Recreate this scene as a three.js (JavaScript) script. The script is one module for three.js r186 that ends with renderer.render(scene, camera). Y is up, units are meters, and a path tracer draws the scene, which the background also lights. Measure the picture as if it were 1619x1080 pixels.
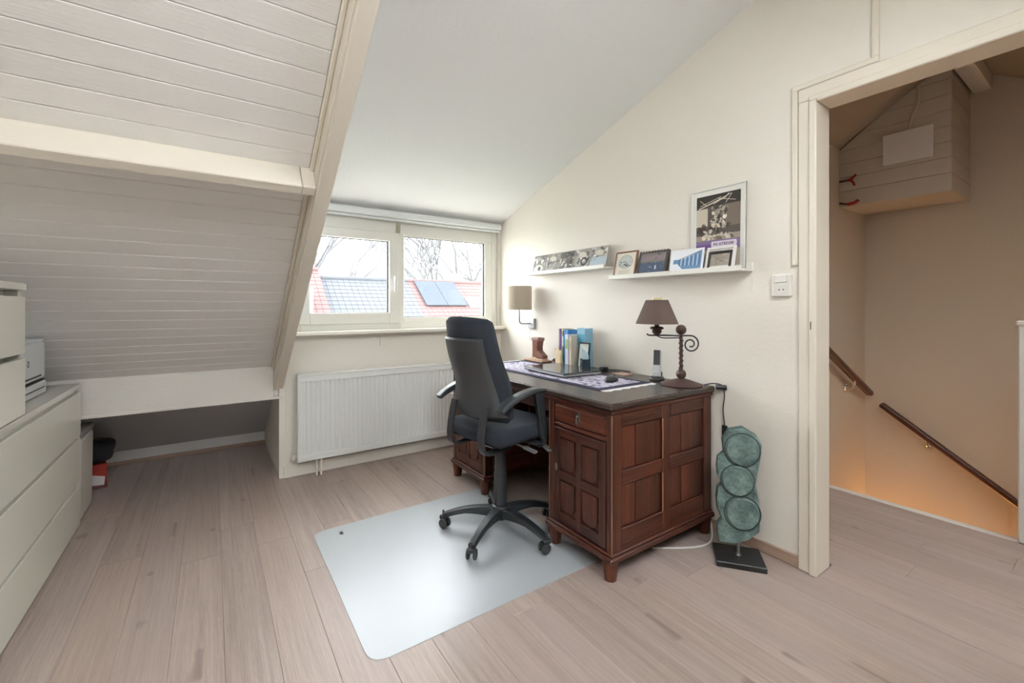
import * as THREE from 'three';
import { RectAreaLightUniformsLib } from 'three/addons/lights/RectAreaLightUniformsLib.js';
import { mergeGeometries } from 'three/addons/utils/BufferGeometryUtils.js';
import { RoundedBoxGeometry } from 'three/addons/geometries/RoundedBoxGeometry.js';

// ---------------------------------------------------------------- camera, sky, exposure
const scene = new THREE.Scene();
const YAW = 0.6022, FOCAL = 689.68, HORIZON = 485.63, EYE = 1.2;
const camera = new THREE.PerspectiveCamera(2 * Math.atan(540 / FOCAL) * 180 / Math.PI, 1619 / 1080, 0.05, 200);
camera.position.set(0, EYE, 0);
camera.lookAt(Math.sin(YAW), EYE, -Math.cos(YAW));
camera.setViewOffset(1619, 1080, 0, 540 - HORIZON, 1619, 1080);      // shift lens: the verticals stay upright
scene.add(camera);
scene.background = new THREE.Color().setRGB(0.93, 0.97, 1.0);        // even overcast sky
scene.backgroundIntensity = 7.7;
const renderer = new THREE.WebGLRenderer({ antialias: true });
renderer.toneMapping = THREE.LinearToneMapping;
renderer.toneMappingExposure = 2.05;
renderer.shadowMap.enabled = true;
// daylight entering through the dormer window and the two roof windows behind the viewer
RectAreaLightUniformsLib.init();
const daylight = (w, h, at, to, k) => { const l = new THREE.RectAreaLight(new THREE.Color().setRGB(0.93, 0.97, 1.0), k, w, h); l.position.set(...at); l.lookAt(...to); l.castShadow = true; scene.add(l); return l; };
daylight(1.6, 0.65, [1.33, 1.45, -3.60], [1.33, 1.15, 0], 1.0);
for (const x of [-0.225, 1.125]) daylight(0.62, 0.8, [x, 2.46, 0.13], [x, 1.46, -0.55], 2.0);

const NI = (g) => (g.index ? g.toNonIndexed() : g);
// ---------------------------------------------------------------- helpers
let seed = 7;
const rnd = () => { seed = (seed * 1664525 + 1013904223) >>> 0; return seed / 4294967296; };
const rr = (a, b) => a + (b - a) * rnd();
const V = (x, y, z) => new THREE.Vector3(x, y, z);
const lin = (r, g, b) => new THREE.Color().setRGB(r, g, b);
const taken = {};
function numbered(n) { taken[n] = (taken[n] ?? -1) + 1; return taken[n] ? n + '_' + String(taken[n]).padStart(3, '0') : n; }
function flat(geos) {
  const a = (Array.isArray(geos) ? geos : [geos]).map((g) => {
    const h = g.index ? g.toNonIndexed() : g;
    for (const k of Object.keys(h.attributes)) if (!['position', 'normal', 'uv'].includes(k)) h.deleteAttribute(k);
    if (!h.attributes.normal) h.computeVertexNormals();
    if (!h.attributes.uv) uvBox(h);
    return h;
  });
  return a.length > 1 ? mergeGeometries(a) : a[0];
}
// uv in metres; the grain (texture u) runs along the axis given
function uvBox(g, grain = 0, ou = 0, ov = 0) {
  if (g.index) { const h = g.toNonIndexed(); return uvBox(h, grain, ou, ov); }
  if (!g.attributes.normal) g.computeVertexNormals();
  const p = g.attributes.position.array, n = g.attributes.position.count, uv = new Float32Array(n * 2), a = V(), b = V(), c = V();
  for (let i = 0; i < n; i += 3) {
    a.fromArray(p, i * 3); b.fromArray(p, i * 3 + 3).sub(a); c.fromArray(p, i * 3 + 6).sub(a);
    const m = b.cross(c); const d = [Math.abs(m.x), Math.abs(m.y), Math.abs(m.z)], k = d.indexOf(Math.max(...d));
    const rest = [0, 1, 2].filter((q) => q !== k), u = k === grain ? rest[0] : grain, v = rest.find((q) => q !== u);
    for (let j = i; j < i + 3; j++) { uv[2 * j] = p[3 * j + u] + ou; uv[2 * j + 1] = p[3 * j + v] + ov; }
  }
  g.setAttribute('uv', new THREE.BufferAttribute(uv, 2));
  return g;
}
// box with chamfered edges, from corner to corner
function cbox(x0, x1, y0, y1, z0, z1, b = 0.003, grain = 0) {
  const h = [(x1 - x0) / 2, (y1 - y0) / 2, (z1 - z0) / 2], c = [(x0 + x1) / 2, (y0 + y1) / 2, (z0 + z1) / 2];
  b = Math.min(b, h[0] * 0.8, h[1] * 0.8, h[2] * 0.8);
  const vert = (s, ax) => [0, 1, 2].map((k) => s[k] * (k === ax ? h[k] : h[k] - b));
  const out = [];
  const tri = (p, q, r) => {
    const n = V(...q).sub(V(...p)).cross(V(...r).sub(V(...p)));
    if (n.dot(V(p[0] + q[0] + r[0], p[1] + q[1] + r[1], p[2] + q[2] + r[2])) < 0) [q, r] = [r, q];
    for (const w of [p, q, r]) out.push(w[0] + c[0], w[1] + c[1], w[2] + c[2]);
  };
  const quad = (p, q, r, s) => { tri(p, q, r); tri(p, r, s); };
  const S = [-1, 1];
  for (let k = 0; k < 3; k++) for (const s of S) {
    const i = (k + 1) % 3, j = (k + 2) % 3, f = (si, sj) => { const t = [0, 0, 0]; t[k] = s; t[i] = si; t[j] = sj; return vert(t, k); };
    quad(f(-1, -1), f(1, -1), f(1, 1), f(-1, 1));
  }
  for (let k = 0; k < 3; k++) for (const si of S) for (const sj of S) {
    const i = (k + 1) % 3, j = (k + 2) % 3, f = (sk, ax) => { const t = [0, 0, 0]; t[k] = sk; t[i] = si; t[j] = sj; return vert(t, ax); };
    quad(f(-1, i), f(1, i), f(1, j), f(-1, j));
  }
  for (const i of S) for (const j of S) for (const k of S) tri(vert([i, j, k], 0), vert([i, j, k], 1), vert([i, j, k], 2));
  const g = new THREE.BufferGeometry();
  g.setAttribute('position', new THREE.Float32BufferAttribute(out, 3));
  g.computeVertexNormals();
  return uvBox(g, grain, c[0] * 3.1 + c[2] * 1.7, c[1] * 2.3 + c[2]);
}
const box = (x0, x1, y0, y1, z0, z1, grain = 0) => uvBox(new THREE.BoxGeometry(x1 - x0, y1 - y0, z1 - z0).translate((x0 + x1) / 2, (y0 + y1) / 2, (z0 + z1) / 2).toNonIndexed(), grain);
const rbox = (w, h, d, r, x = 0, y = 0, z = 0, seg = 3) => new RoundedBoxGeometry(w, h, d, seg, r).translate(x, y, z);
const cyl = (r0, r1, h, x = 0, y = 0, z = 0, n = 24) => new THREE.CylinderGeometry(r1, r0, h, n).translate(x, y, z);     // r0 at the foot
const lathe = (pts, n = 28) => new THREE.LatheGeometry(pts.map(([r, y]) => new THREE.Vector2(r, y)), n);
const tube = (pts, r, seg = 40, n = 10) => new THREE.TubeGeometry(new THREE.CatmullRomCurve3(pts.map((p) => V(...p))), seg, r, n);
function bar(a, b, r, n = 12) {
  const A = V(...a), B = V(...b), d = B.clone().sub(A), g = new THREE.CylinderGeometry(r, r, d.length(), n);
  g.applyQuaternion(new THREE.Quaternion().setFromUnitVectors(V(0, 1, 0), d.clone().normalize()));
  return g.translate((A.x + B.x) / 2, (A.y + B.y) / 2, (A.z + B.z) / 2);
}
function extrude(pts, depth, bevel = 0.004, seg = 2) {               // outline in x-y, centred on z
  const s = new THREE.Shape(pts.map(([x, y]) => new THREE.Vector2(x, y)));
  return new THREE.ExtrudeGeometry(s, { depth: depth - 2 * bevel, bevelEnabled: bevel > 0, bevelSize: bevel, bevelThickness: bevel, bevelOffset: -bevel, bevelSegments: seg, curveSegments: 16 }).translate(0, 0, -(depth - 2 * bevel) / 2);
}
// a strip of the given thickness along a path in x-y, as wide as given along z
function ribbon(path, thick, width, bevel = 0.006, n = 24) {
  const c = new THREE.SplineCurve(path.map(([x, y]) => new THREE.Vector2(x, y))), up = [], dn = [];
  for (let i = 0; i <= n; i++) {
    const t = i / n, p = c.getPoint(t), d = c.getTangent(t), w = (typeof thick === 'function' ? thick(t) : thick) / 2;
    up.push([p.x - d.y * w, p.y + d.x * w]); dn.unshift([p.x + d.y * w, p.y - d.x * w]);
  }
  return extrude([...up, ...dn], width, bevel);
}
// a closed padded sheet: rows t (0..1) by columns s (-1..1); at(t, s) gives [y, z, back x, front x]
function pad(at, nt = 24, ns = 20) {
  const P = [], F = [], id = (side, i, j) => side * (nt + 1) * (ns + 1) + i * (ns + 1) + j;
  for (const side of [0, 1]) for (let i = 0; i <= nt; i++) for (let j = 0; j <= ns; j++) {
    const [y, z, xb, xf] = at(i / nt, -1 + 2 * j / ns); P.push(side ? xf : xb, y, z);
  }
  const q = (a, b, c, d) => F.push(a, b, c, a, c, d);
  for (let i = 0; i < nt; i++) for (let j = 0; j < ns; j++) {
    q(id(0, i, j), id(0, i, j + 1), id(0, i + 1, j + 1), id(0, i + 1, j));
    q(id(1, i, j), id(1, i + 1, j), id(1, i + 1, j + 1), id(1, i, j + 1));
  }
  for (let i = 0; i < nt; i++) { q(id(0, i, 0), id(0, i + 1, 0), id(1, i + 1, 0), id(1, i, 0)); q(id(0, i, ns), id(1, i, ns), id(1, i + 1, ns), id(0, i + 1, ns)); }
  for (let j = 0; j < ns; j++) { q(id(0, 0, j), id(1, 0, j), id(1, 0, j + 1), id(0, 0, j + 1)); q(id(0, nt, j), id(0, nt, j + 1), id(1, nt, j + 1), id(1, nt, j)); }
  const g = new THREE.BufferGeometry();
  g.setAttribute('position', new THREE.Float32BufferAttribute(P, 3)); g.setIndex(F); g.computeVertexNormals();
  const uv = []; for (let i = 0; i < P.length; i += 3) uv.push(P[i + 2], P[i + 1]);
  g.setAttribute('uv', new THREE.Float32BufferAttribute(uv, 2));
  return g;
}
function addMesh(name, geos, mat, parent) {
  const m = new THREE.Mesh(flat(geos), mat);
  m.name = parent === scene ? numbered(name) : name; m.castShadow = m.receiveShadow = true; parent.add(m); return m;
}
// a thing: a Group at its base; its parts are given in world coordinates relative to `org` or in its own
function thing(name, label, category, pos, turn = 0, group) {
  const o = new THREE.Group(); o.name = numbered(name); o.position.set(...pos); o.rotation.y = turn; scene.add(o);
  o.userData = { label, category }; if (group) o.userData.group = group; return o;
}
const own = (name, geos, mat, parent) => addMesh(name, geos, mat, parent);                 // geometry in the thing's own coordinates
function part(name, geos, mat, parent) {                                                    // geometry in world coordinates (unturned things)
  const g = flat(geos); let r = parent; while (r.parent && r.parent !== scene) r = r.parent;
  g.translate(-r.position.x, -r.position.y, -r.position.z); return addMesh(name, g, mat, parent);
}
function struct(name, geos, mat, label, parent = scene) {
  const m = addMesh(name, geos, mat, parent);
  if (parent === scene) { m.userData.kind = 'structure'; if (label) { m.userData.label = label; m.userData.category = label.split('|')[1] ?? 'structure'; m.userData.label = label.split('|')[0]; } }
  return m;
}

// ---------------------------------------------------------------- textures
function lattice(nx, ny, sd) { const a = new Float32Array(nx * ny); let s = sd * 7919 + 13; for (let i = 0; i < a.length; i++) { s = (s * 1664525 + 1013904223) >>> 0; a[i] = s / 4294967296; } return (x, y) => {
  const xi = Math.floor(x), yi = Math.floor(y), fx = x - xi, fy = y - yi, u = fx * fx * (3 - 2 * fx), v = fy * fy * (3 - 2 * fy), w = (i, j) => a[((j % ny) + ny) % ny * nx + ((i % nx) + nx) % nx];
  return (w(xi, yi) * (1 - u) + w(xi + 1, yi) * u) * (1 - v) + (w(xi, yi + 1) * (1 - u) + w(xi + 1, yi + 1) * u) * v; }; }
function dataTex(w, h, f, srgb = true, ru = 1, rv = 1) {
  const d = new Uint8Array(w * h * 4);
  for (let j = 0; j < h; j++) for (let i = 0; i < w; i++) { const c = f(i / w, j / h), k = (j * w + i) * 4; for (let q = 0; q < 3; q++) d[k + q] = Math.max(0, Math.min(255, c[q] * 255)); d[k + 3] = 255; }
  const t = new THREE.DataTexture(d, w, h); t.wrapS = t.wrapT = THREE.RepeatWrapping; t.magFilter = THREE.LinearFilter; t.minFilter = THREE.LinearMipmapLinearFilter; t.generateMipmaps = true;
  if (srgb) t.colorSpace = THREE.SRGBColorSpace; t.repeat.set(ru, rv); t.needsUpdate = true; return t;
}
const mix = (a, b, t) => a.map((x, i) => x + (b[i] - x) * t);
// oak: u runs along the grain; covers 2 m by 0.5 m
function woodTex(dark, light, knot, sd, contrast) {
  const n1 = lattice(6, 64, sd), n2 = lattice(16, 128, sd + 1), n3 = lattice(64, 256, sd + 2), n4 = lattice(5, 4, sd + 3), n5 = lattice(3, 7, sd + 4), kn = lattice(16, 8, sd + 5);
  return dataTex(1024, 512, (u, v) => {
    const warp = 0.02 * (n4(u * 5, v * 4) - 0.5);
    const w = v + warp;
    let t = 0.45 * n1(u * 6, w * 64) + 0.3 * n2(u * 16, w * 128) + 0.25 * n3(u * 64, w * 256);
    t = 0.5 + (t - 0.5) * contrast + 0.35 * (n5(u * 3, v * 7) - 0.5) * contrast;
    let c = mix(dark, light, Math.max(0, Math.min(1, t)));
    const k = kn(u * 16, v * 8); if (k > 0.93) c = mix(c, knot, Math.min(1, (k - 0.93) * 8));
    return c;
  }, true, 0.5, 2);
}
const grey = (f, w, h, ru, rv) => dataTex(w, h, (u, v) => { const t = f(u, v); return [t, t, t]; }, false, ru, rv);
const oakTex = woodTex([0.65, 0.585, 0.55], [0.765, 0.70, 0.665], [0.50, 0.44, 0.41], 3, 0.75);
const oakTex2 = woodTex([0.635, 0.57, 0.535], [0.77, 0.71, 0.675], [0.50, 0.43, 0.40], 11, 0.9);
const darkTex = woodTex([0.215, 0.11, 0.075], [0.47, 0.245, 0.165], [0.12, 0.07, 0.055], 23, 1.15);
const topTex = woodTex([0.17, 0.135, 0.12], [0.36, 0.29, 0.255], [0.12, 0.1, 0.09], 31, 1.3);
const grainBump = (() => { const a = lattice(16, 256, 5), b = lattice(128, 128, 6); return grey((u, v) => 0.6 * a(u * 16, v * 256) + 0.4 * b(u * 128, v * 128), 512, 512, 0.5, 2); })();
const plasterBump = (() => { const a = lattice(64, 64, 8), b = lattice(256, 256, 9); return grey((u, v) => 0.5 * a(u * 64, v * 64) + 0.5 * b(u * 256, v * 256), 512, 512, 1, 1); })();
const weaveBump = (() => { const b = lattice(256, 256, 19); return grey((u, v) => 0.5 + 0.25 * Math.sin(u * 6.2832 * 64) * Math.sin(v * 6.2832 * 64) + 0.25 * b(u * 256, v * 256), 512, 512, 8, 8); })();
const stoneTex = (() => { const a = lattice(8, 8, 41), b = lattice(32, 32, 42), c = lattice(128, 128, 43); return dataTex(512, 512, (u, v) => {
  const t = 0.45 * a(u * 8, v * 8) + 0.3 * b(u * 32, v * 32) + 0.25 * c(u * 128, v * 128); let k = mix([0.26, 0.335, 0.33], [0.54, 0.635, 0.615], t * 1.25 - 0.12);
  k = mix(k, [0.56, 0.52, 0.42], Math.max(0, Math.min(0.5, (b(v * 32 + 3.3, u * 32 + 1.7) * a(u * 8 + 2.2, v * 8) - 0.5) * 2.5))); return k; }, true, 3, 3); })();

// ---------------------------------------------------------------- materials
const M = (c, roughness = 0.6, o = {}) => new THREE.MeshStandardMaterial({ color: Array.isArray(c) ? lin(...c) : c, roughness, ...o });
const plaster = { bumpMap: plasterBump, bumpScale: 0.0008 };
const mWall = M([0.81, 0.765, 0.69], 0.85, plaster), mWallWin = M([0.805, 0.765, 0.69], 0.8, plaster), mCeil = M([0.88, 0.89, 0.885], 0.9, plaster);
const mBoard = [[0.82, 0.80, 0.775], [0.835, 0.81, 0.785], [0.81, 0.79, 0.765]].map((c) => M(c, 0.5, { bumpMap: grainBump, bumpScale: 0.0006 }));
const mCream = M([0.77, 0.71, 0.61], 0.45, { bumpMap: grainBump, bumpScale: 0.0006 }), mTrim = M([0.78, 0.72, 0.62], 0.4), mFascia = M([0.76, 0.725, 0.675], 0.5, { bumpMap: grainBump, bumpScale: 0.0008 });
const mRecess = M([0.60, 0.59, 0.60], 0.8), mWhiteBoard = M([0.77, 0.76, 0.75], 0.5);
const mOak = [];
for (const t of [oakTex, oakTex2]) for (const c of [[0.95, 0.94, 0.935], [0.87, 0.86, 0.85], [0.94, 0.92, 0.895], [0.91, 0.91, 0.915]]) mOak.push(M(c, 0.42, { map: t, bumpMap: grainBump, bumpScale: 0.0005 }));
const mBase = M([0.92, 0.8, 0.68], 0.45, { map: oakTex }), mUnder = M([0.2, 0.17, 0.15], 0.9);
const mUpvc = M([0.80, 0.79, 0.72], 0.3), mSill = M([0.82, 0.79, 0.70], 0.3), mGasket = M([0.03, 0.035, 0.035], 0.6), mBlind = M([0.80, 0.83, 0.82], 0.35);
const mGlass = new THREE.MeshPhysicalMaterial({ color: 0xffffff, roughness: 0.0, transmission: 1, thickness: 0, ior: 1.45 });
const mRad = M([0.78, 0.79, 0.765], 0.35), mChrome = M([0.75, 0.74, 0.72], 0.22, { metalness: 1 }), mSteel = M([0.45, 0.46, 0.47], 0.35, { metalness: 1 });
const mDresser = M([0.84, 0.835, 0.75], 0.25), mDresserTop = M([0.74, 0.715, 0.66], 0.12), mDark = M([0.02, 0.02, 0.02], 0.6);
const wd = { map: darkTex, bumpMap: grainBump, bumpScale: 0.001 };
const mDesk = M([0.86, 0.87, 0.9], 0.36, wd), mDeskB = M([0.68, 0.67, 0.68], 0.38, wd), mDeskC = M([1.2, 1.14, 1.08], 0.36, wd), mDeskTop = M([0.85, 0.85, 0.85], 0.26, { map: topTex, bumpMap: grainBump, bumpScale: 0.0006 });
const mWorn = M([0.38, 0.18, 0.09], 0.4), mBrass = M([0.30, 0.27, 0.23], 0.3, { metalness: 1 });
const mFabric = M([0.026, 0.032, 0.046], 0.9, { bumpMap: weaveBump, bumpScale: 0.0008 }), mPlastic = M([0.035, 0.037, 0.041], 0.42), mPlasticB = M([0.022, 0.026, 0.03], 0.35), mArmPad = M([0.05, 0.058, 0.064], 0.33), mRubber = M([0.03, 0.033, 0.035], 0.55);

// ---------------------------------------------------------------- the room
const XR = 2.23, ZW = -3.43, XL = -1.1, ZB = 1.9;                   // right wall, window wall, left wall, rear wall
const SL = 0.686, RB = 3.15, roofY = (z) => SL * z + RB, dormY = (z) => 1.97 + 0.325 * (z + 3.449), RIDGE = -0.63, rearY = (z) => dormY(RIDGE) - SL * (z - RIDGE);
const prismX = (pts, x0, x1) => { const g = extrude(pts, x1 - x0, 0); g.rotateY(-Math.PI / 2); return uvBox(NI(g.translate((x0 + x1) / 2, 0, 0)), 2); };   // pts are [z, y]

// floor: a bed and oak planks laid lengthwise to the window
const floor = struct('floor', [box(XL - 0.1, XR + 0.05, -0.12, -0.016, -4.6, ZB + 0.1)], mUnder, 'pale greyed oak plank floor of the attic study|floor');
const plankGeo = {};
function plank(x0, x1, z0, z1, parent, i) {
  const g = cbox(x0 + 0.0002, x1 - 0.0002, -0.016, 0, z0 + 0.0002, z1 - 0.0002, 0.0014, 2);
  const uv = g.attributes.uv; const ou = rnd() * 2, ov = rnd() * 0.5; for (let k = 0; k < uv.count; k++) uv.setXY(k, uv.getX(k) + ou, uv.getY(k) + ov);
  const m = new THREE.Mesh(g, mOak[i % mOak.length]); m.name = 'plank'; m.castShadow = m.receiveShadow = true; parent.add(m);
}
for (let k = -8; k < 15; k++) {
  const x0 = Math.max(XL, 0.035 + 0.155 * k), x1 = Math.min(XR - 0.001, 0.035 + 0.155 * (k + 1)); if (x1 - x0 < 0.01) continue;
  let z = -4.5 - rr(0, 1.4);
  while (z < ZB) { const l = rr(1.5, 2.3), a = Math.max(-4.5, z), b = Math.min(ZB, z + l); if (b - a > 0.02) plank(x0, x1, a, b, floor, Math.floor(rnd() * 8)); z += l; }
}

// right wall with the doorway
struct('wall_right', [box(XR, XR + 0.1, 0, 3.1, -3.75, -0.835), box(XR, XR + 0.1, 2.117, 3.1, -0.835, 0), box(XR, XR + 0.1, 0, 3.1, 0, ZB + 0.1)], mWall, 'smooth cream plaster wall behind the desk and around the doorway|wall');
// window wall, hole for the window
const WX0 = 0.47, WX1 = 2.2, WY0 = 1.025, WY1 = 1.965;
struct('wall_window', [box(0.41, XR, 0, WY0 - 0.03, -3.63, ZW), box(0.38, WX0, WY0 - 0.03, 2.05, -3.63, ZW), box(WX1, XR, WY0 - 0.03, 2.05, -3.63, ZW), box(WX0, WX1, WY1, 2.05, -3.63, ZW), box(WX0, WX1, WY0 - 0.03, WY0, -3.63, -3.56)], mWallWin, 'cream wall below the dormer window, behind the radiator|wall');
struct('wall_recess', [box(0.385, 0.412, 0, 0.63, -4.47, ZW + 0.001)], mWallWin, 'narrow cream return wall closing the low eaves recess|wall');
struct('trim_1', [cbox(0.412, 2.2, 0.0, 0.085, ZW, ZW + 0.012, 0.002), cbox(0.425, 0.47, 0.085, 0.70, ZW, ZW + 0.004, 0.001)], mWallWin, 'cream skirting board under the radiator|trim');
struct('wall_left', [box(XL - 0.1, XL, 0, 3.1, -4.6, ZB + 0.1)], mWall, 'plain left wall behind the chest of drawers|wall');
struct('wall_rear', [box(XL - 0.1, XR + 0.1, 0, 1.6, ZB, ZB + 0.1)], mWall, 'low rear wall behind the viewer|wall');
// dormer: ceiling and cheek
struct('ceiling_dormer', [prismX([[-3.64, dormY(-3.64)], [RIDGE + 0.05, dormY(RIDGE + 0.05)], [RIDGE + 0.05, dormY(RIDGE) + 0.2], [-3.64, dormY(-3.64) + 0.15]], 0.37, XR + 0.1)], mCeil, 'smooth white sloping dormer ceiling|ceiling');
struct('wall_cheek', [prismX([[-3.63, roofY(-3.63) - 0.02], [-0.5, roofY(-0.5) - 0.02], [-0.5, rearY(-0.5) + 0.1], [RIDGE, dormY(RIDGE) + 0.1], [-3.63, dormY(-3.63) + 0.1]], 0.372, 0.412)], mCeil, 'white dormer cheek above the cream rafter|wall');
// rear slope of the roof with a roof window behind the viewer
const slopeR = new THREE.Group(); slopeR.name = 'ceiling_rear'; slopeR.userData = { kind: 'structure', label: 'rear roof slope with a roof window, behind the viewer', category: 'ceiling' };
slopeR.position.set(0, dormY(RIDGE), RIDGE); slopeR.rotation.x = Math.atan(SL); scene.add(slopeR);        // own z runs down the slope
const RW = [[-0.6, 0.15], [0.75, 1.5]], RZ0 = 0.45, RZ1 = 1.42;
own('panel', [box(XL - 0.1, XR + 0.1, 0, 0.15, -0.1, RZ0), box(XL - 0.1, XR + 0.1, 0, 0.15, RZ1, 3.3), box(XL - 0.1, RW[0][0], 0, 0.15, RZ0, RZ1), box(RW[0][1], RW[1][0], 0, 0.15, RZ0, RZ1), box(RW[1][1], XR + 0.1, 0, 0.15, RZ0, RZ1)], mCeil, slopeR);
for (const [a, b] of RW) {
  own('window_frame', [cbox(a, b, 0, 0.12, RZ0, RZ0 + 0.05), cbox(a, b, 0, 0.12, RZ1 - 0.05, RZ1), cbox(a, a + 0.05, 0, 0.12, RZ0, RZ1), cbox(b - 0.05, b, 0, 0.12, RZ0, RZ1)], mUpvc, slopeR);
  own('pane', [box(a + 0.05, b - 0.05, 0.09, 0.094, RZ0 + 0.05, RZ1 - 0.05)], mGlass, slopeR);
}
// old roof slope on the left: tongued boards between purlin, rafter and wall plate
const ROOF0 = [0, roofY(ZW - 0.02), ZW - 0.02];
const slope = new THREE.Group(); slope.name = 'ceiling_left'; slope.userData = { kind: 'structure', label: 'sloping roof lined with horizontal white tongued boards', category: 'ceiling' };
slope.position.set(...ROOF0); slope.rotation.x = Math.PI / 2 - Math.atan(SL); scene.add(slope);          // own y runs up the slope, own z into the room
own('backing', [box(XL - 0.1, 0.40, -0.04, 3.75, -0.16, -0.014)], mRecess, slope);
{
  const pitch = 0.0873, first = 0.704 - 9 * pitch, gs = [0, 1, 2].map((k) => cbox(XL, 0.338, 0.0004, pitch - 0.0004, -0.014, 0, 0.0032, 0).translate(0, 0, 0));
  for (let k = 0; k < 43; k++) {
    const y = first + k * pitch; let g = gs[k % 3];
    if (y < 0) { g = cbox(XL, 0.338, 0.0008, pitch + y - 0.0008 + 0.0, -0.014, 0, 0.0042, 0); }
    const m = new THREE.Mesh(g, mBoard[(k * 7) % 3]); m.name = 'board'; m.position.y = Math.max(0, y); m.castShadow = m.receiveShadow = true; slope.add(m);
  }
}
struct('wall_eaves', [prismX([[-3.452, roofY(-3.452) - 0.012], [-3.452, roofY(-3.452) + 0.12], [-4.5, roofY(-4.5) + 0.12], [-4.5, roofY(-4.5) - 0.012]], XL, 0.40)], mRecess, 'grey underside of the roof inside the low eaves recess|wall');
struct('wall_recess_back', [box(XL, 0.40, 0, 0.4, -4.47, -4.425)], mWhiteBoard, 'low white board closing the back of the eaves recess|wall');
struct('baseboard_recess', [cbox(XL, 0.385, 0, 0.028, -4.425, -4.41, 0.003)], mBase, 'thin oak bead at the foot of the eaves recess|baseboard');
struct('trim_2', [cbox(XL, 0.3515, 0.572, 0.788, -3.452, -3.43, 0.003, 0), cbox(XL, 0.411, 0.560, 0.578, -3.50, -3.427, 0.002, 0), cbox(0.3535, 0.4095, 0.578, 0.66, -3.60, -3.462, 0.001, 0)], mFascia, 'white wall plate board along the foot of the boarded slope|trim');
const rafter = new THREE.Group(); rafter.name = 'trim_3'; rafter.userData = { kind: 'structure', label: 'cream painted rafter beside the dormer window', category: 'rafter' };
rafter.position.copy(slope.position); rafter.rotation.copy(slope.rotation); scene.add(rafter);
own('beam', [cbox(0.352, 0.411, -0.10, 3.7, -0.02, 0.136, 0.004, 1), cbox(0.3525, 0.4105, -0.16, -0.095, -0.02, 0.10, 0.002, 1), cbox(0.336, 0.352, -0.0, 3.7, 0, 0.022, 0.004, 1), cbox(0.347, 0.353, 0.0, 3.7, 0.10, 0.112, 0.002, 1)], mCream, rafter);
const purlin = new THREE.Group(); purlin.name = 'trim_4'; purlin.userData = { kind: 'structure', label: 'cream painted purlin running across the boarded slope', category: 'purlin' };
purlin.position.copy(slope.position); purlin.rotation.copy(slope.rotation); scene.add(purlin);
{ const s = (-1.945 - ROOF0[2]) / Math.cos(Math.atan(SL)) - 0.075; own('beam', [cbox(XL, 0.300, s - 0.025, s + 0.02, 0, 0.120, 0.004, 0)], mCream, purlin); own('end_block', [cbox(0.3015, 0.351, s - 0.025, s + 0.0205, 0, 0.1205, 0.003, 0)], mCream, purlin); }

// window
const win = new THREE.Group(); win.name = 'window_1'; win.userData = { kind: 'structure', label: 'white plastic dormer window with two panes', category: 'window' }; scene.add(win);
const frameRect = (x0, x1, y0, y1, z0, z1, l, r, b, t) => [cbox(x0, x0 + l, y0, y1, z0, z1), cbox(x1 - r, x1, y0, y1, z0, z1), cbox(x0 + l, x1 - r, y0, y0 + b, z0, z1), cbox(x0 + l, x1 - r, y1 - t, y1, z0, z1)];
own('outer_frame', [...frameRect(WX0, WX1, WY0, WY1, -3.545, -3.455, 0.05, 0.055, 0.05, 0.17), cbox(1.225, 1.27, WY0, WY1, -3.545, -3.455)], mUpvc, win);
const sash = own('sash', frameRect(0.515, 1.245, 1.07, 1.80, -3.525, -3.44, 0.07, 0.072, 0.085, 0.07), mUpvc, win);
own('handle', [cbox(1.199, 1.219, 1.395, 1.455, -3.44, -3.428, 0.003), cyl(0.008, 0.008, 0.03, 0, 0, 0, 12).rotateX(Math.PI / 2).translate(1.209, 1.435, -3.42), rbox(0.019, 0.12, 0.016, 0.005, 1.209, 1.385, -3.398)], M([0.86, 0.86, 0.84], 0.25), sash);
own('gasket', frameRect(0.582, 1.1735, 1.1545, 1.7305, -3.50, -3.472, 0.004, 0.009, 0.003, 0.004), mGasket, sash);
own('pane', [box(0.583, 1.176, 1.152, 1.732, -3.499, -3.494)], mGlass, sash);
const fixed = own('fixed_light', [...frameRect(1.265, 2.15, 1.07, 1.84, -3.525, -3.46, 0.036, 0.075, 0.045, 0.055)], mUpvc, win);
own('gasket', frameRect(1.3005, 2.0755, 1.1145, 1.7855, -3.50, -3.474, 0.003, 0.009, 0.003, 0.004), mGasket, fixed);
own('pane', [box(1.30, 2.075, 1.114, 1.786, -3.499, -3.494)], mGlass, fixed);
struct('trim_5', [cbox(0.43, 2.228, 0.995, 1.025, -3.56, -3.335, 0.006, 0)], mSill, 'cream window sill running along the dormer window|sill');
struct('trim_6', [cbox(1.09, 1.135, 0.90, 0.995, -3.43, -3.415, 0.002)], mWallWin, 'small cream support block under the window sill|trim');
const blind = thing('roller_blind', 'white roller blind cassette fixed above the dormer window', 'blind', [1.33, 1.9, -3.39]);
part('cassette', [rbox(1.74, 0.05, 0.06, 0.012, 1.33, 1.934, -3.395)], mBlind, blind);
part('bottom_rail', [rbox(1.72, 0.018, 0.02, 0.006, 1.33, 1.897, -3.405)], mBlind, blind);

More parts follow.
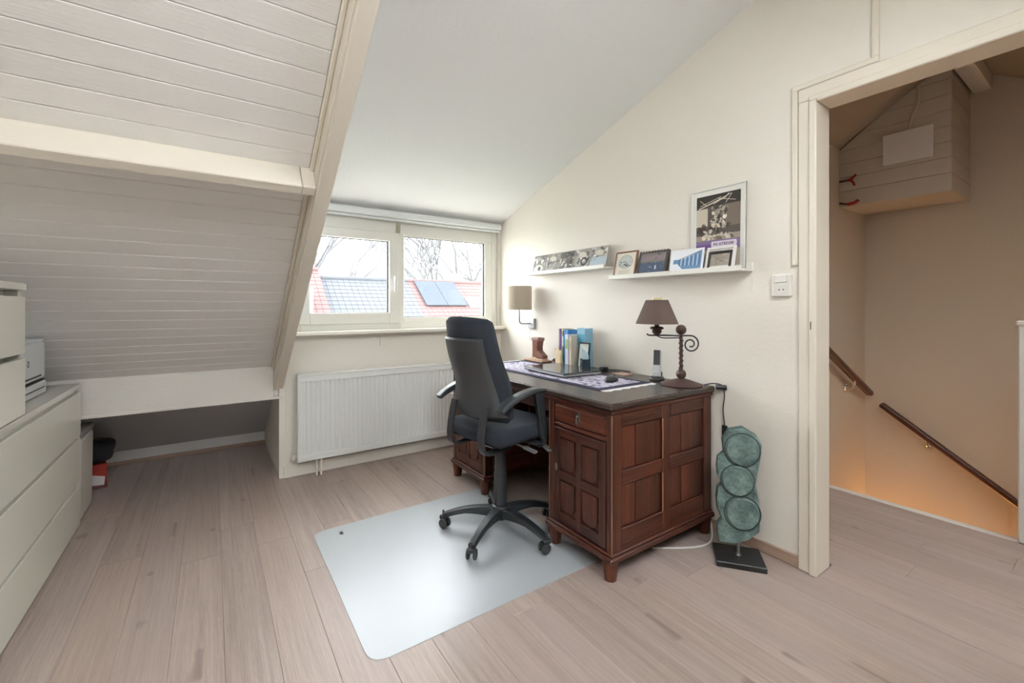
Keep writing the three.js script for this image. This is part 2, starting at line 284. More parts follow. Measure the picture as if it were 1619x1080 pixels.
// baseboard, door casing, cable duct
struct('baseboard_right', [cbox(XR - 0.014, XR, 0, 0.055, -3.42, -0.906, 0.003, 2)], mBase, 'oak skirting strip along the cream wall by the desk|baseboard');
const casing = new THREE.Group(); casing.name = 'door_1'; casing.userData = { kind: 'structure', label: 'cream painted door frame without a visible door leaf', category: 'door frame' }; scene.add(casing);
own('jamb', [cbox(XR - 0.018, XR + 0.002, 0, 2.131, -0.905, -0.845, 0.004, 1), cbox(XR - 0.03, XR + 0.115, 0, 2.12, -0.858, -0.828, 0.004, 1)], mTrim, casing);
own('jamb', [cbox(XR - 0.018, XR + 0.002, 0, 2.131, 0.012, 0.072, 0.004, 1), cbox(XR - 0.03, XR + 0.115, 0, 2.12, -0.005, 0.024, 0.004, 1)], mTrim, casing);
own('head', [cbox(XR - 0.0185, XR + 0.002, 2.13, 2.191, -0.9055, 0.0725, 0.004, 2), cbox(XR - 0.03, XR + 0.115, 2.112, 2.142, -0.8275, -0.0055, 0.004, 2), cbox(XR - 0.0305, XR + 0.1155, 2.1195, 2.1425, -0.8585, 0.0245, 0.004, 2)], mTrim, casing);
own('hinge_plate', [cbox(XR - 0.0315, XR - 0.029, 1.10, 1.135, -0.851, -0.847, 0.0005)], M([0.12, 0.09, 0.06], 0.5), casing);
const duct = thing('cable_duct', 'thin cream cable duct following the door frame up the wall', 'cable duct', [XR, 1.392, -0.92]);
part('upright', [cbox(XR - 0.014, XR, 1.392, 2.194, -0.934, -0.909, 0.003, 1)], mTrim, duct);
part('crosspiece', [cbox(XR - 0.014, XR, 2.194, 2.218, -0.934, -0.612, 0.003, 2)], mTrim, duct);
part('upright', [cbox(XR - 0.014, XR, 2.218, 2.86, -0.637, -0.612, 0.003, 1)], mTrim, duct);
part('shadow_joint', [box(XR - 0.0025, XR, 1.392, 2.19, -0.908, -0.9055)], M([0.3, 0.26, 0.21], 0.8), duct);

// landing and stairwell beyond the doorway
const LX0 = XR + 0.1, LX1 = 3.415, FX = 4.3, LZ0 = -1.275, LZ1 = 1.6;
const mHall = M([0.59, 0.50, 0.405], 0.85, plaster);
const landing = struct('floor_landing', [box(XR + 0.04, LX1 - 0.01, -0.25, -0.016, LZ0, LZ1)], mUnder, 'greyed oak plank floor of the stair landing|floor');
for (let k = 0; k < 8; k++) {
  const x0 = XR + 0.155 * k, x1 = Math.min(LX1 - 0.03, x0 + 0.155); let z = LZ0 - rr(0, 1.2);
  while (z < LZ1) { const l = rr(1.4, 2.1), a = Math.max(k === 0 ? -0.83 : LZ0, z), b = Math.min(k === 0 ? -0.003 : LZ1, z + l); if (b - a > 0.02) plank(x0, x1, a, b, landing, Math.floor(rnd() * 8)); z += l; }
}
struct('trim_7', [cbox(LX1 - 0.03, LX1 + 0.015, -0.03, 0.006, LZ0, LZ1, 0.004, 2)], M([0.74, 0.72, 0.66], 0.4), 'pale nosing along the open edge of the stair landing|trim');
const hallY = (z) => 0.67 * z + 3.21, hallTop = hallY(-0.63), hallR = (z) => hallTop - 0.64 * (z + 0.63);
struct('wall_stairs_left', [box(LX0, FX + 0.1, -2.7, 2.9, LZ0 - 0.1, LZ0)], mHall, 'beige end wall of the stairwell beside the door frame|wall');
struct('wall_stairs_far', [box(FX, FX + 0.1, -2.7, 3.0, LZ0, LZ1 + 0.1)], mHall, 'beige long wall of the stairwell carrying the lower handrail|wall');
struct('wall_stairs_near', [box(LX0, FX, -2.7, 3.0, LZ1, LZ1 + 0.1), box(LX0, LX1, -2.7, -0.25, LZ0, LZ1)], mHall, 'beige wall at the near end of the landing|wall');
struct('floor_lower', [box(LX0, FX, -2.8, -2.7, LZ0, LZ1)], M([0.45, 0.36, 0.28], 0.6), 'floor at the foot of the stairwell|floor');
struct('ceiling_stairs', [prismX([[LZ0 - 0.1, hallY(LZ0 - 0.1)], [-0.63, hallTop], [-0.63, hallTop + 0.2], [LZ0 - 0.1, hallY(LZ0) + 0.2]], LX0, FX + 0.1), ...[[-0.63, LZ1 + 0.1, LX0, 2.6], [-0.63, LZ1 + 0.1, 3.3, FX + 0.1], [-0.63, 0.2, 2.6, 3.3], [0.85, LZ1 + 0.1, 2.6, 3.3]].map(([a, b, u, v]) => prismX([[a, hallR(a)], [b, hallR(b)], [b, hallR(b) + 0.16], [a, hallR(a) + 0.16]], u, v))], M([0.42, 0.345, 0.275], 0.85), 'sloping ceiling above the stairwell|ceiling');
struct('window_2', [prismX([[0.2, hallR(0.2) + 0.1], [0.85, hallR(0.85) + 0.1], [0.85, hallR(0.85) + 0.104], [0.2, hallR(0.2) + 0.104]], 2.6, 3.3)], mGlass, 'roof window pane over the landing|window');
struct('trim_8', [cbox(LX0, FX, 2.66, 2.80, -0.672, -0.585, 0.004, 0)], mCream, 'cream ridge beam above the stairwell|beam');
// boarded box over the stairs
const soffit = new THREE.Group(); soffit.name = 'ceiling_box'; soffit.userData = { kind: 'structure', label: 'boarded white box hanging over the stairs', category: 'boxing' }; scene.add(soffit);
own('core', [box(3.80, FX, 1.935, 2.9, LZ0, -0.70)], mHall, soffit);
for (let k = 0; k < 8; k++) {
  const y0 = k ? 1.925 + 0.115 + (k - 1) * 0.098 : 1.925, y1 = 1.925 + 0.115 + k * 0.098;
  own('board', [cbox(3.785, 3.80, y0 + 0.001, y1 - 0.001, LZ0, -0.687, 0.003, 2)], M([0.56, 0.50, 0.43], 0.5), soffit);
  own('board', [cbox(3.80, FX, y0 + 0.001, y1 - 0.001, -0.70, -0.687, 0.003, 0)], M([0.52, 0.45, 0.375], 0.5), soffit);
}

// ---------------------------------------------------------------- radiator
{
  const r = thing('radiator', 'white panel radiator with vertical ribs below the dormer window', 'radiator', [1.2, 0.12, -3.38]);
  const x0 = 0.485, x1 = 1.90, y0 = 0.122, y1 = 0.728, zf = -3.325, n = 42, p = (x1 - x0 - 0.07) / n, pts = [];
  // ribbed sheet swept up the panel: alternating flat channels
  const prof = []; prof.push([x0 + 0.012, 0]);
  for (let k = 0; k < n; k++) { const a = x0 + 0.035 + k * p; prof.push([a + p * 0.05, 0], [a + p * 0.22, -0.009], [a + p * 0.55, -0.009], [a + p * 0.72, 0]); }
  prof.push([x1 - 0.012, 0]);
  const g = new THREE.BufferGeometry(), q = [];
  for (let k = 0; k + 1 < prof.length; k++) { const [a, da] = prof[k], [b, db] = prof[k + 1], A = [a, y0 + 0.045, zf + da], B = [b, y0 + 0.045, zf + db], C = [b, y1 - 0.05, zf + db], D = [a, y1 - 0.05, zf + da]; for (const w of [A, B, C, A, C, D]) q.push(...w); }
  g.setAttribute('position', new THREE.Float32BufferAttribute(q, 3)); g.computeVertexNormals();
  part('ribbed_panel', [g, box(x0 + 0.012, x1 - 0.012, y0 + 0.03, y1 - 0.03, zf - 0.03, zf - 0.0105)], mRad, r);
  part('top_rim', [cbox(x0 + 0.004, x1 - 0.004, y1 - 0.052, y1 - 0.012, zf - 0.02, zf + 0.003, 0.003)], mRad, r);
  part('bottom_rim', [cbox(x0 + 0.004, x1 - 0.004, y0, y0 + 0.047, zf - 0.02, zf + 0.003, 0.003)], mRad, r);
  for (const [a, b] of [[x0, x0 + 0.012], [x1 - 0.012, x1]]) part('side_cover', [cbox(a, b, y0, y1, zf - 0.075, zf + 0.006, 0.004)], mRad, r);
  part('top_grille', [cbox(x0, x1, y1 - 0.012, y1, zf - 0.075, zf + 0.006, 0.004)], mRad, r);
  part('rear_panel', [cbox(x0 + 0.02, x1 - 0.02, y0 + 0.03, y1 - 0.03, zf - 0.075, zf - 0.06)], mRad, r);
  for (const q of [x0 + 0.12, x1 - 0.15]) part('bracket', [cbox(q, q + 0.03, y0 + 0.1, y1 - 0.1, ZW + 0.0005, zf - 0.06)], mRad, r);
  part('valve', [cyl(0.011, 0.011, 0.035, 0, 0, 0, 14).rotateZ(Math.PI / 2).translate(x0 - 0.012, y0 + 0.035, zf - 0.035), cyl(0.014, 0.012, 0.03, x0 - 0.022, y0 + 0.028, zf - 0.035, 14)], mTrim, r);
  for (const q of [0.13, 0.16]) part('pipe', [cyl(0.008, 0.008, 0.122, x0 + q, 0.061, zf - 0.03, 12)], mTrim, r);
}

// ---------------------------------------------------------------- chest of drawers, small chest, printer
{
  const xf = -0.595, xb = XL + 0.012, z0 = -3.32, z1 = -2.02;
  const d = thing('chest_of_drawers', 'long low white chest with three wide handleless drawers', 'chest', [-0.84, 0, -2.67]);
  part('side_panel', [cbox(xb, xf - 0.004, 0, 0.755, z0, z0 + 0.02)], mDresser, d);
  part('side_panel', [cbox(xb, xf - 0.004, 0, 0.755, z1 - 0.02, z1)], mDresser, d);
  part('top', [cbox(xb, xf, 0.756, 0.781, z0 - 0.002, z1 + 0.002, 0.002)], mDresserTop, d);
  part('carcass', [cbox(xb, xf - 0.05, 0.04, 0.752, z0 + 0.02, z1 - 0.02)], mDresser, d);
  part('foot', [cbox(xf - 0.06, xf - 0.02, 0, 0.04, -2.50, -2.34)], mDresser, d);
  for (const [a, b] of [[0.500, 0.735], [0.248, 0.482], [0.012, 0.232]]) {
    const f = part('drawer', [cbox(xf - 0.018, xf, a, b, z0 + 0.004, z1 - 0.004, 0.002)], mDresser, d);
    part('grip_bevel', [cbox(xf - 0.034, xf - 0.019, b - 0.03, b + 0.008, z0 + 0.03, z1 - 0.03, 0.002)], mDresser, f);
  }
  const e0 = -2.458, e1 = -2.058, base = 0.781, s = thing('small_chest', 'small white two-drawer chest stacked on the long chest', 'chest', [-0.84, base, -2.26]);
  part('side_panel', [cbox(xb, xf - 0.012, base, 1.264, e0, e0 + 0.02)], mDresser, s);
  part('side_panel', [cbox(xb, xf - 0.012, base, 1.264, e1 - 0.02, e1)], mDresser, s);
  part('top', [cbox(xb, xf + 0.001, 1.265, 1.291, e0 - 0.006, e1 + 0.006, 0.002)], mDresser, s);
  part('carcass', [cbox(xb, xf - 0.05, base + 0.01, 1.262, e0 + 0.02, e1 - 0.02)], mDresser, s);
  for (const [a, b] of [[1.022, 1.240], [base + 0.006, 1.002]]) part('drawer', [cbox(xf - 0.018, xf, a, b, e0 + 0.002, e1 - 0.002, 0.002)], mDresser, s);

  const p = thing('printer', 'white desktop printer standing on the long chest', 'printer', [-0.86, base, -2.83]), mP = M([0.76, 0.80, 0.82], 0.35);
  const px = -0.672, pz0 = -3.045, pz1 = -2.62, py = 1.035;
  part('body', [cbox(-1.03, px, base + 0.075, py, pz0, pz1, 0.008)], mP, p);
  part('lid', [cbox(-1.035, px - 0.004, py, py + 0.012, pz0 - 0.002, pz1 + 0.002, 0.004)], mP, p);
  const tr = part('paper_tray', [cbox(-1.02, px + 0.006, base + 0.006, base + 0.066, pz0 + 0.004, pz1 - 0.004, 0.006)], mP, p);
  part('tray_slot', [box(px + 0.0055, px + 0.0068, base + 0.035, base + 0.040, pz0 + 0.03, pz1 - 0.03)], mDark, tr);
  part('output_slot', [box(px - 0.01, px + 0.0012, base + 0.092, base + 0.099, pz0 + 0.06, pz1 - 0.05), box(px - 0.01, px + 0.001, base + 0.067, base + 0.074, pz0 + 0.01, pz1 - 0.01)], mDark, p);
  const lc = document.createElement('canvas'); lc.width = lc.height = 128; const lx = lc.getContext('2d'); lx.fillStyle = '#c9cfd2'; lx.fillRect(0, 0, 128, 128); lx.fillStyle = '#5a6670'; lx.beginPath(); lx.arc(64, 64, 58, 0, 7); lx.fill(); lx.fillStyle = '#dfe5e8'; lx.font = 'bold italic 78px sans-serif'; lx.textAlign = 'center'; lx.fillText('hp', 64, 86);
  const lt = new THREE.CanvasTexture(lc); lt.colorSpace = THREE.SRGBColorSpace;
  part('emblem', [new THREE.CircleGeometry(0.017, 24).rotateY(Math.PI / 2).translate(px + 0.0012, 0.945, -2.805)], M(0xffffff, 0.4, { map: lt }), p);
  for (const q of [pz0 + 0.03, pz1 - 0.06]) part('foot', [cbox(-1.0, -0.7, base, base + 0.008, q, q + 0.03)], mDark, p);
  const k = thing('power_adapter', 'small black adapter standing beside the printer', 'adapter', [-0.74, base, -3.09]);
  own('case', [rbox(0.05, 0.09, 0.035, 0.008, 0, 0.045, 0)], mPlastic, k);
  own('cable', [tube([[-0.02, 0.03, 0], [-0.06, 0.006, 0.0], [-0.12, 0.006, -0.03], [-0.2, 0.006, -0.02]], 0.004)], mPlastic, k);
}
// white bin and the odds and ends beside it
{
  const b = thing('storage_bin', 'slim white plastic bin with a grey lid beyond the long chest', 'bin', [-0.735, 0, -3.50]), mB = M([0.72, 0.69, 0.62], 0.4), mL = M([0.30, 0.285, 0.265], 0.7);
  const shape = (h, w, d, y0, taper) => { const g = new RoundedBoxGeometry(d, h, w, 4, 0.025), p = g.attributes.position; for (let i = 0; i < p.count; i++) { const t = 0.5 + p.getY(i) / h, k = 1 - taper * (1 - t); p.setX(i, p.getX(i) * k); p.setZ(i, p.getZ(i) * k); } g.computeVertexNormals(); return g.translate(0, y0 + h / 2, 0); };
  own('body', [shape(0.465, 0.32, 0.275, 0, 0.04)], mB, b);
  own('lid', [rbox(0.285, 0.035, 0.325, 0.014, 0, 0.482, 0)], mL, b);
  own('flap', [rbox(0.20, 0.03, 0.24, 0.012, -0.01, 0.512, -0.02)], M([0.36, 0.34, 0.315], 0.7), b);
  const bag = thing('carton', 'red and white patterned carton beneath the black bag', 'carton', [-0.665, 0, -3.99], 0.25), mR = M([0.38, 0.035, 0.02], 0.5);
  own('body', [cbox(-0.07, 0.07, 0.0, 0.16, -0.08, 0.08, 0.004)], mR, bag);
  own('white_panel', [extrude([[-0.055, 0.035], [0.055, 0.02], [0.06, 0.075], [-0.01, 0.10], [-0.055, 0.095]], 0.004, 0.001).rotateY(Math.PI / 2).translate(0.0715, 0, 0), extrude([[-0.055, 0.035], [0.055, 0.02], [0.06, 0.075], [-0.01, 0.10], [-0.055, 0.095]], 0.004, 0.001).translate(0, 0, 0.0815)], M([0.72, 0.68, 0.68], 0.5), bag);
  own('dark_band', [cbox(-0.072, 0.072, 0.0, 0.03, -0.082, 0.082, 0.003)], M([0.16, 0.05, 0.06], 0.5), bag);
  const blk = thing('black_bag', 'black cloth bag slumped on the red and white carton', 'bag', [-0.645, 0.172, -3.95], 0.3);
  { const g = new THREE.SphereGeometry(1, 28, 20), p = g.attributes.position, nz = lattice(16, 16, 77); for (let i = 0; i < p.count; i++) { let x = p.getX(i), y = p.getY(i), z = p.getZ(i); const f = 1 + 0.25 * (nz(x * 3 + 8, z * 3 + y * 4 + 8) - 0.5); const e = (v, k) => Math.sign(v) * Math.pow(Math.abs(v), k); p.setXYZ(i, e(x, 0.7) * 0.10 * f + y * 0.03, e(y, 0.6) * 0.07 * f + 0.07, e(z, 0.7) * 0.10 * f); } g.computeVertexNormals(); own('pouch', [g], M([0.012, 0.012, 0.013], 0.8), blk); }
  own('strap', [tube([[-0.05, 0.115, 0], [-0.02, 0.145, 0.01], [0.03, 0.145, 0.01], [0.06, 0.12, 0]], 0.008)], M([0.015, 0.015, 0.016], 0.7), blk);
}

// ---------------------------------------------------------------- desk
{
  const x0 = 1.432, x1 = 2.195, d = thing('pedestal_desk', 'dark antique oak pedestal desk with panelled sides along the cream wall', 'desk', [1.81, 0, -2.06]);
  const TZ0 = -2.825, TZ1 = -1.303;
  part('tabletop', [cbox(1.414, 2.212, 0.748, 0.78, TZ0, TZ1, 0.007, 2)], mDeskTop, d);
  part('top_moulding', [cbox(1.422, 2.205, 0.728, 0.748, TZ0 + 0.008, TZ1 - 0.008, 0.004, 2)], mDeskB, d);
  part('back_panel', [cbox(2.15, 2.17, 0.14, 0.73, -2.40, -1.72, 0.002, 1)], mDeskB, d);
  part('apron', [cbox(1.45, 1.47, 0.655, 0.729, -2.39, -1.735, 0.003, 2)], mDeskB, d);
  for (const [za, zb, face] of [[-1.735, -1.315, 1], [-2.813, -2.385, -1]]) {
    part('carcass', [cbox(x0 + 0.014, x1 - 0.014, 0.12, 0.729, za + 0.014, zb - 0.014, 0.002, 1)], mDeskB, d);
    // panelled end faces: frame and four fields
    for (const [zf, s] of [[zb, 1], [za, -1]]) {
      const A = Math.min(zf, zf - s * 0.016), B = Math.max(zf, zf - s * 0.016);
      for (const [a, b] of [[x0, x0 + 0.062], [1.785, 1.842], [x1 - 0.07, x1]]) part('stile', [cbox(a, b, 0.12, 0.729, A, B, 0.004, 1)], mDesk, d);
      for (const [a, b] of [[0.12, 0.218], [0.408, 0.472], [0.668, 0.729]]) for (const [u, v] of [[x0 + 0.062, 1.785], [1.842, x1 - 0.07]]) part('rail', [cbox(u, v, a, b, A + 0.0005, B - 0.0005, 0.004, 0)], mDesk, d);
      for (const [u, v] of [[x0 + 0.062, 1.785], [1.842, x1 - 0.07]]) for (const [a, b] of [[0.218, 0.408], [0.472, 0.668]]) {
        const zi = zf - s * 0.0155, n = 3, w = (v - u - 0.012) / n;
        for (let k = 0; k < n; k++) part('field_board', [cbox(u + 0.006 + k * w + 0.0005, u + 0.006 + (k + 1) * w - 0.0005, a + 0.004, b - 0.004, Math.min(zi, zi + s * (k === 1 ? 0.009 : 0.006)), Math.max(zi, zi + s * (k === 1 ? 0.009 : 0.006)), 0.002, 1)], k === (u > 1.8 ? 1 : 0) ? mDeskC : mDesk, d);
        // worn light bead on one side of the field
        if (s > 0 && u < 1.6) part('worn_bead', [cbox(v - 0.006, v, a + 0.002, b - 0.002, zf - 0.003, zf + 0.0015, 0.001, 1)], mWorn, d);
      }
    }
    part('corner_post', [cbox(x0 - 0.006, x0 + 0.028, 0.12, 0.729, zb - 0.03, zb + 0.003, 0.005, 1)], mDesk, d);
    part('corner_post', [cbox(x0 - 0.006, x0 + 0.028, 0.12, 0.729, za - 0.003, za + 0.03, 0.005, 1)], mDesk, d);
    for (const zz of [zb + 0.002, za - 0.002]) part('worn_edge', [bar([x0 - 0.0045, 0.125, zz], [x0 - 0.0045, 0.725, zz], 0.0022, 6)], mWorn, d);
    part('front_rail', [cbox(x0 - 0.002, x0 + 0.02, 0.603, 0.624, za + 0.03, zb - 0.03, 0.005, 2)], mDeskC, d);
    part('front_rail', [cbox(x0 - 0.001, x0 + 0.02, 0.715, 0.729, za + 0.03, zb - 0.03, 0.003, 2)], mDesk, d);
    const zc = (za + zb) / 2, dr = part('drawer', [cbox(x0 - 0.004, x0 + 0.02, 0.626, 0.713, za + 0.034, zb - 0.034, 0.008, 2)], mDeskC, d);
    part('pull', [extrude([[0, 0.035], [0.012, 0.022], [0.022, 0.024], [0.016, 0.006], [0.02, -0.012], [0.008, -0.02], [0, -0.036], [-0.008, -0.02], [-0.02, -0.012], [-0.016, 0.006], [-0.022, 0.024], [-0.012, 0.022]], 0.004, 0.001).rotateY(-Math.PI / 2).translate(x0 - 0.006, 0.672, zc),
      new THREE.SphereGeometry(0.007, 14, 10).translate(x0 - 0.011, 0.682, zc), lathe([[0.001, -0.034], [0.006, -0.03], [0.0075, -0.022], [0.004, -0.01], [0.003, 0]], 14).translate(x0 - 0.013, 0.68, zc)], mBrass, dr);
    // door with four fields that end in rounded feet
    const D0 = za + 0.034, D1 = zb - 0.034, door = part('door', [cbox(x0 + 0.004, x0 + 0.018, 0.128, 0.600, D0, D1, 0.002, 1)], mDeskB, d);
    const fw = [D0, D0 + 0.045, zc - 0.02, zc + 0.02, D1 - 0.045, D1];
    for (const [a, b] of [[fw[0], fw[1]], [fw[2], fw[3]], [fw[4], fw[5]]]) part('stile', [cbox(x0 - 0.005, x0 + 0.004, 0.13, 0.598, a, b, 0.003, 1)], mDeskB, door);
    for (const [a, b] of [[0.13, 0.185], [0.345, 0.39], [0.555, 0.598]]) part('rail', [cbox(x0 - 0.0045, x0 + 0.004, a, b, D0 + 0.04, D1 - 0.04, 0.003, 2)], mDeskB, door);
    for (const [a, b] of [[fw[1], fw[2]], [fw[3], fw[4]]]) for (const [u, v] of [[0.185, 0.345], [0.39, 0.555]]) {
      const w = (b - a) / 2 - 0.006, c = (a + b) / 2, r = 0.042, sh = []; sh.push([-w, v - 0.006], [w, v - 0.006]);
      for (let k = 0; k <= 8; k++) { const t = k / 8 * Math.PI / 2; sh.push([w - r + r * Math.cos(t), u + 0.006 + r * 0.9 - r * 0.9 * Math.sin(t)]); }
      for (let k = 0; k <= 8; k++) { const t = Math.PI / 2 + k / 8 * Math.PI / 2; sh.push([-w + r + r * Math.cos(t), u + 0.006 + r * 0.9 - r * 0.9 * Math.sin(t)]); }
      const g = extrude(sh, 0.012, 0.003).rotateY(-Math.PI / 2).translate(x0 - 0.0005, 0, c);
      part('raised_field', [uvBox(NI(g), 1, c * 3, u)], mDesk, door);
    }
    part('keyhole_plate', [extrude([[-0.007, -0.018], [0.007, -0.018], [0.009, 0], [0.006, 0.018], [-0.006, 0.018], [-0.009, 0]], 0.003, 0.0006).rotateY(-Math.PI / 2).translate(x0 - 0.0065, 0.40, D0 + 0.02)], mBrass, door);
    part('base_moulding', [cbox(x0 - 0.022, x1 + 0.006, 0.086, 0.112, za - 0.02, zb + 0.018, 0.007, 2), cbox(x0 - 0.012, x1, 0.11, 0.124, za - 0.01, zb + 0.009, 0.005, 2)], mDesk, d);
    for (const [lx, lz] of [[x0 + 0.015, zb - 0.025], [x0 + 0.015, za + 0.025], [x1 - 0.03, zb - 0.025], [x1 - 0.03, za + 0.025]]) {
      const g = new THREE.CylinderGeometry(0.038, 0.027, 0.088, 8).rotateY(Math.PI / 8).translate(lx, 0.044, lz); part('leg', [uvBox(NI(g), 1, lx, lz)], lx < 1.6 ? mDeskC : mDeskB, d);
    }
  }
}

// ---------------------------------------------------------------- chair mat and office chair
{
  const s = new THREE.Shape(), x0 = 0.437, x1 = 1.50, z0 = -2.50, z1 = -1.468, r = 0.075;
  s.moveTo(x0 + r, -z0); s.lineTo(x1 - r, -z0); s.quadraticCurveTo(x1, -z0, x1, -z0 - r); s.lineTo(x1, -z1 + 0.03); s.quadraticCurveTo(x1, -z1, x1 - 0.03, -z1); s.lineTo(x0 + r, -z1); s.quadraticCurveTo(x0, -z1, x0, -z1 + r); s.lineTo(x0, -z0 - r); s.quadraticCurveTo(x0, -z0, x0 + r, -z0);
  const g = new THREE.ExtrudeGeometry(s, { depth: 0.0018, bevelEnabled: true, bevelSize: 0.0006, bevelThickness: 0.0006, bevelSegments: 1, curveSegments: 10 }).rotateX(-Math.PI / 2).translate(0, 0.0008, 0);
  const t = thing('chair_mat', 'frosted translucent plastic chair mat under the office chair', 'floor mat', [0.97, 0, -1.98]);
  part('sheet', [uvBox(NI(g))], new THREE.MeshPhysicalMaterial({ color: lin(0.88, 0.92, 0.945), roughness: 0.36, transmission: 0.72, thickness: 0, ior: 1.58 }), t);
  part('grip_mark', [cbox(0.556, 0.572, 0.0032, 0.004, -2.43, -2.405, 0.0003)], mDark, t);
}
{
  const C = [1.275, 0.0038, -1.965], c = thing('office_chair', 'dark blue-black office chair with grey plastic back shell at the desk', 'office chair', C, 0.16);
  const leg0 = Math.atan2(-1.796 - C[2], 0.992 - C[0]) + 0.16;         // world angle of one leg, in the chair's own turn
  const legG = (() => { const top = [], bot = []; for (let i = 0; i <= 14; i++) { const t = i / 14, r = 0.03 + 0.285 * t; top.push([r, 0.128 - 0.052 * t * t + 0.004 * Math.sin(t * 3.1)]); bot.unshift([r, 0.074 - 0.022 * t * t + 0.035 * Math.sin(Math.min(1, t * 1.05) * 1.5) * (1 - t * 0.55)]); } return [top, bot]; })();
  const legShape = extrude([...legG[0], ...legG[1].map(([x, y], i) => [x, Math.min(y, 0.118 - 0.052 * (x - 0.03) / 0.285 * ((x - 0.03) / 0.285) - 0.016)])], 0.046, 0.008, 3);
  { const p = legShape.attributes.position; for (let i = 0; i < p.count; i++) p.setZ(i, p.getZ(i) * (1.15 - 1.3 * Math.max(0, p.getX(i) - 0.03))); legShape.computeVertexNormals(); }
  for (let k = 0; k < 5; k++) {
    const a = -(leg0 + k * Math.PI * 2 / 5), R = 0.314;
    const l = own('leg', [legShape.clone().rotateY(a)], mPlasticB, c);
    const turn = a + [0.3, -0.5, 0.9, 0.2, 1.2][k], at = (g) => g.rotateY(turn).translate(Math.cos(-a) * R, 0, Math.sin(-a) * R);
    const cs = own('caster', [at(cyl(0.006, 0.006, 0.04, 0, 0.07, 0, 10)), at(rbox(0.042, 0.024, 0.028, 0.009, 0, 0.052, 0, 2))], mPlastic, c);
    for (const q of [-1, 1]) own('wheel', [at(lathe([[0.001, -0.008], [0.018, -0.009], [0.023, -0.007], [0.0255, -0.002], [0.0255, 0.003], [0.022, 0.007], [0.001, 0.008]], 24).rotateX(Math.PI / 2).translate(-0.012, 0.0262, q * 0.017))], mRubber, cs);
  }
  own('hub', [lathe([[0.001, 0.062], [0.03, 0.062], [0.047, 0.075], [0.05, 0.105], [0.046, 0.132], [0.038, 0.142], [0.001, 0.142]], 28)], mPlasticB, c);
  own('column', [lathe([[0.001, 0.13], [0.036, 0.13], [0.035, 0.15], [0.0345, 0.30], [0.0345, 0.305], [0.031, 0.307], [0.031, 0.345], [0.0295, 0.347], [0.0285, 0.505], [0.001, 0.505]], 28)], mPlastic, c);
  own('mechanism', [cbox(-0.12, 0.10, 0.475, 0.515, -0.08, 0.08, 0.01), cbox(-0.16, 0.16, 0.505, 0.522, -0.17, 0.17, 0.006)], mPlasticB, c);
  for (const [z, x, a] of [[0.19, 0.02, 0.3], [0.22, 0.11, -0.2]]) own('lever', [bar([x - 0.02, 0.492, 0.07], [x, 0.476, z - 0.01], 0.005), rbox(0.032, 0.013, 0.075, 0.006, 0, 0, 0, 2).rotateX(0.25).rotateY(a).translate(x + 0.003, 0.472, z + 0.01)], M([0.16, 0.165, 0.17], 0.45), c);
  // seat cushion: rounded outline, crowned top, waterfall front
  { const g = new RoundedBoxGeometry(0.46, 0.088, 0.47, 6, 0.036), p = g.attributes.position;
    for (let i = 0; i < p.count; i++) { let x = p.getX(i), y = p.getY(i), z = p.getZ(i); const k = 1 - 0.10 * Math.max(0, -x / 0.23); p.setZ(i, z * k); if (y > 0) y += 0.010 * (1 - (x / 0.23) ** 2) * (1 - (z / 0.235) ** 2) - 0.018 * Math.max(0, x / 0.23) ** 3; else y += 0.012 * Math.max(0, x / 0.23) ** 2; p.setY(i, y); }
    g.computeVertexNormals(); own('seat', [g.translate(0.02, 0.562, 0)], mFabric, c); }
  // back: cushion (front) and shell (rear)
  const lean = (y) => -0.185 - 0.085 * Math.max(0, (y - 0.64) / 0.5) + 0.03 * Math.exp(-(((y - 0.80) / 0.12) ** 2)) - 0.01;
  const bump = (s, n = 4) => Math.pow(Math.max(0, 1 - Math.abs(s) ** n), 1 / n);
  own('backrest', [pad((t, s) => { const y = 0.635 + 0.515 * t, end = bump(2 * t - 1, 8), w = (0.225 - 0.052 * t) * (0.90 + 0.10 * end), z = s * w, e = bump(s, 5) * end, x = lean(y) + 0.055 * s * s; return [y - 0.012 * s * s * t, z, x - 0.012 * e, x + (0.062 - 0.012 * t) * e + 0.002]; }, 30, 24)], mFabric, c);
  own('back_shell', [pad((t, s) => { const y = 0.648 + 0.395 * t, w = (0.152 + 0.062 * (1 - Math.min(1, t / 0.5)) ** 1.6 - 0.006 * t), z = s * w, x = lean(y) - 0.013 + 0.05 * (s * w / 0.2) ** 2, th = 0.014 * bump(s, 6); return [y + (t < 0.1 ? 0.018 * (1 - t / 0.1) * s * s : 0), z, x - th, x + 0.006]; }, 26, 24)], M([0.050, 0.053, 0.058], 0.4), c);
  for (const z of [-0.125, 0.125]) own('back_strap', [ribbon([[-0.208, 0.715], [-0.222, 0.66], [-0.236, 0.585], [-0.238, 0.53], [-0.222, 0.496], [-0.18, 0.483], [-0.06, 0.49]], 0.016, 0.042, 0.004, 36).translate(0, 0, z)], mPlastic, c);
  own('badge', [cbox(-0.2285, -0.226, 0.745, 0.749, -0.135, -0.105, 0.0008)], mChrome, c);
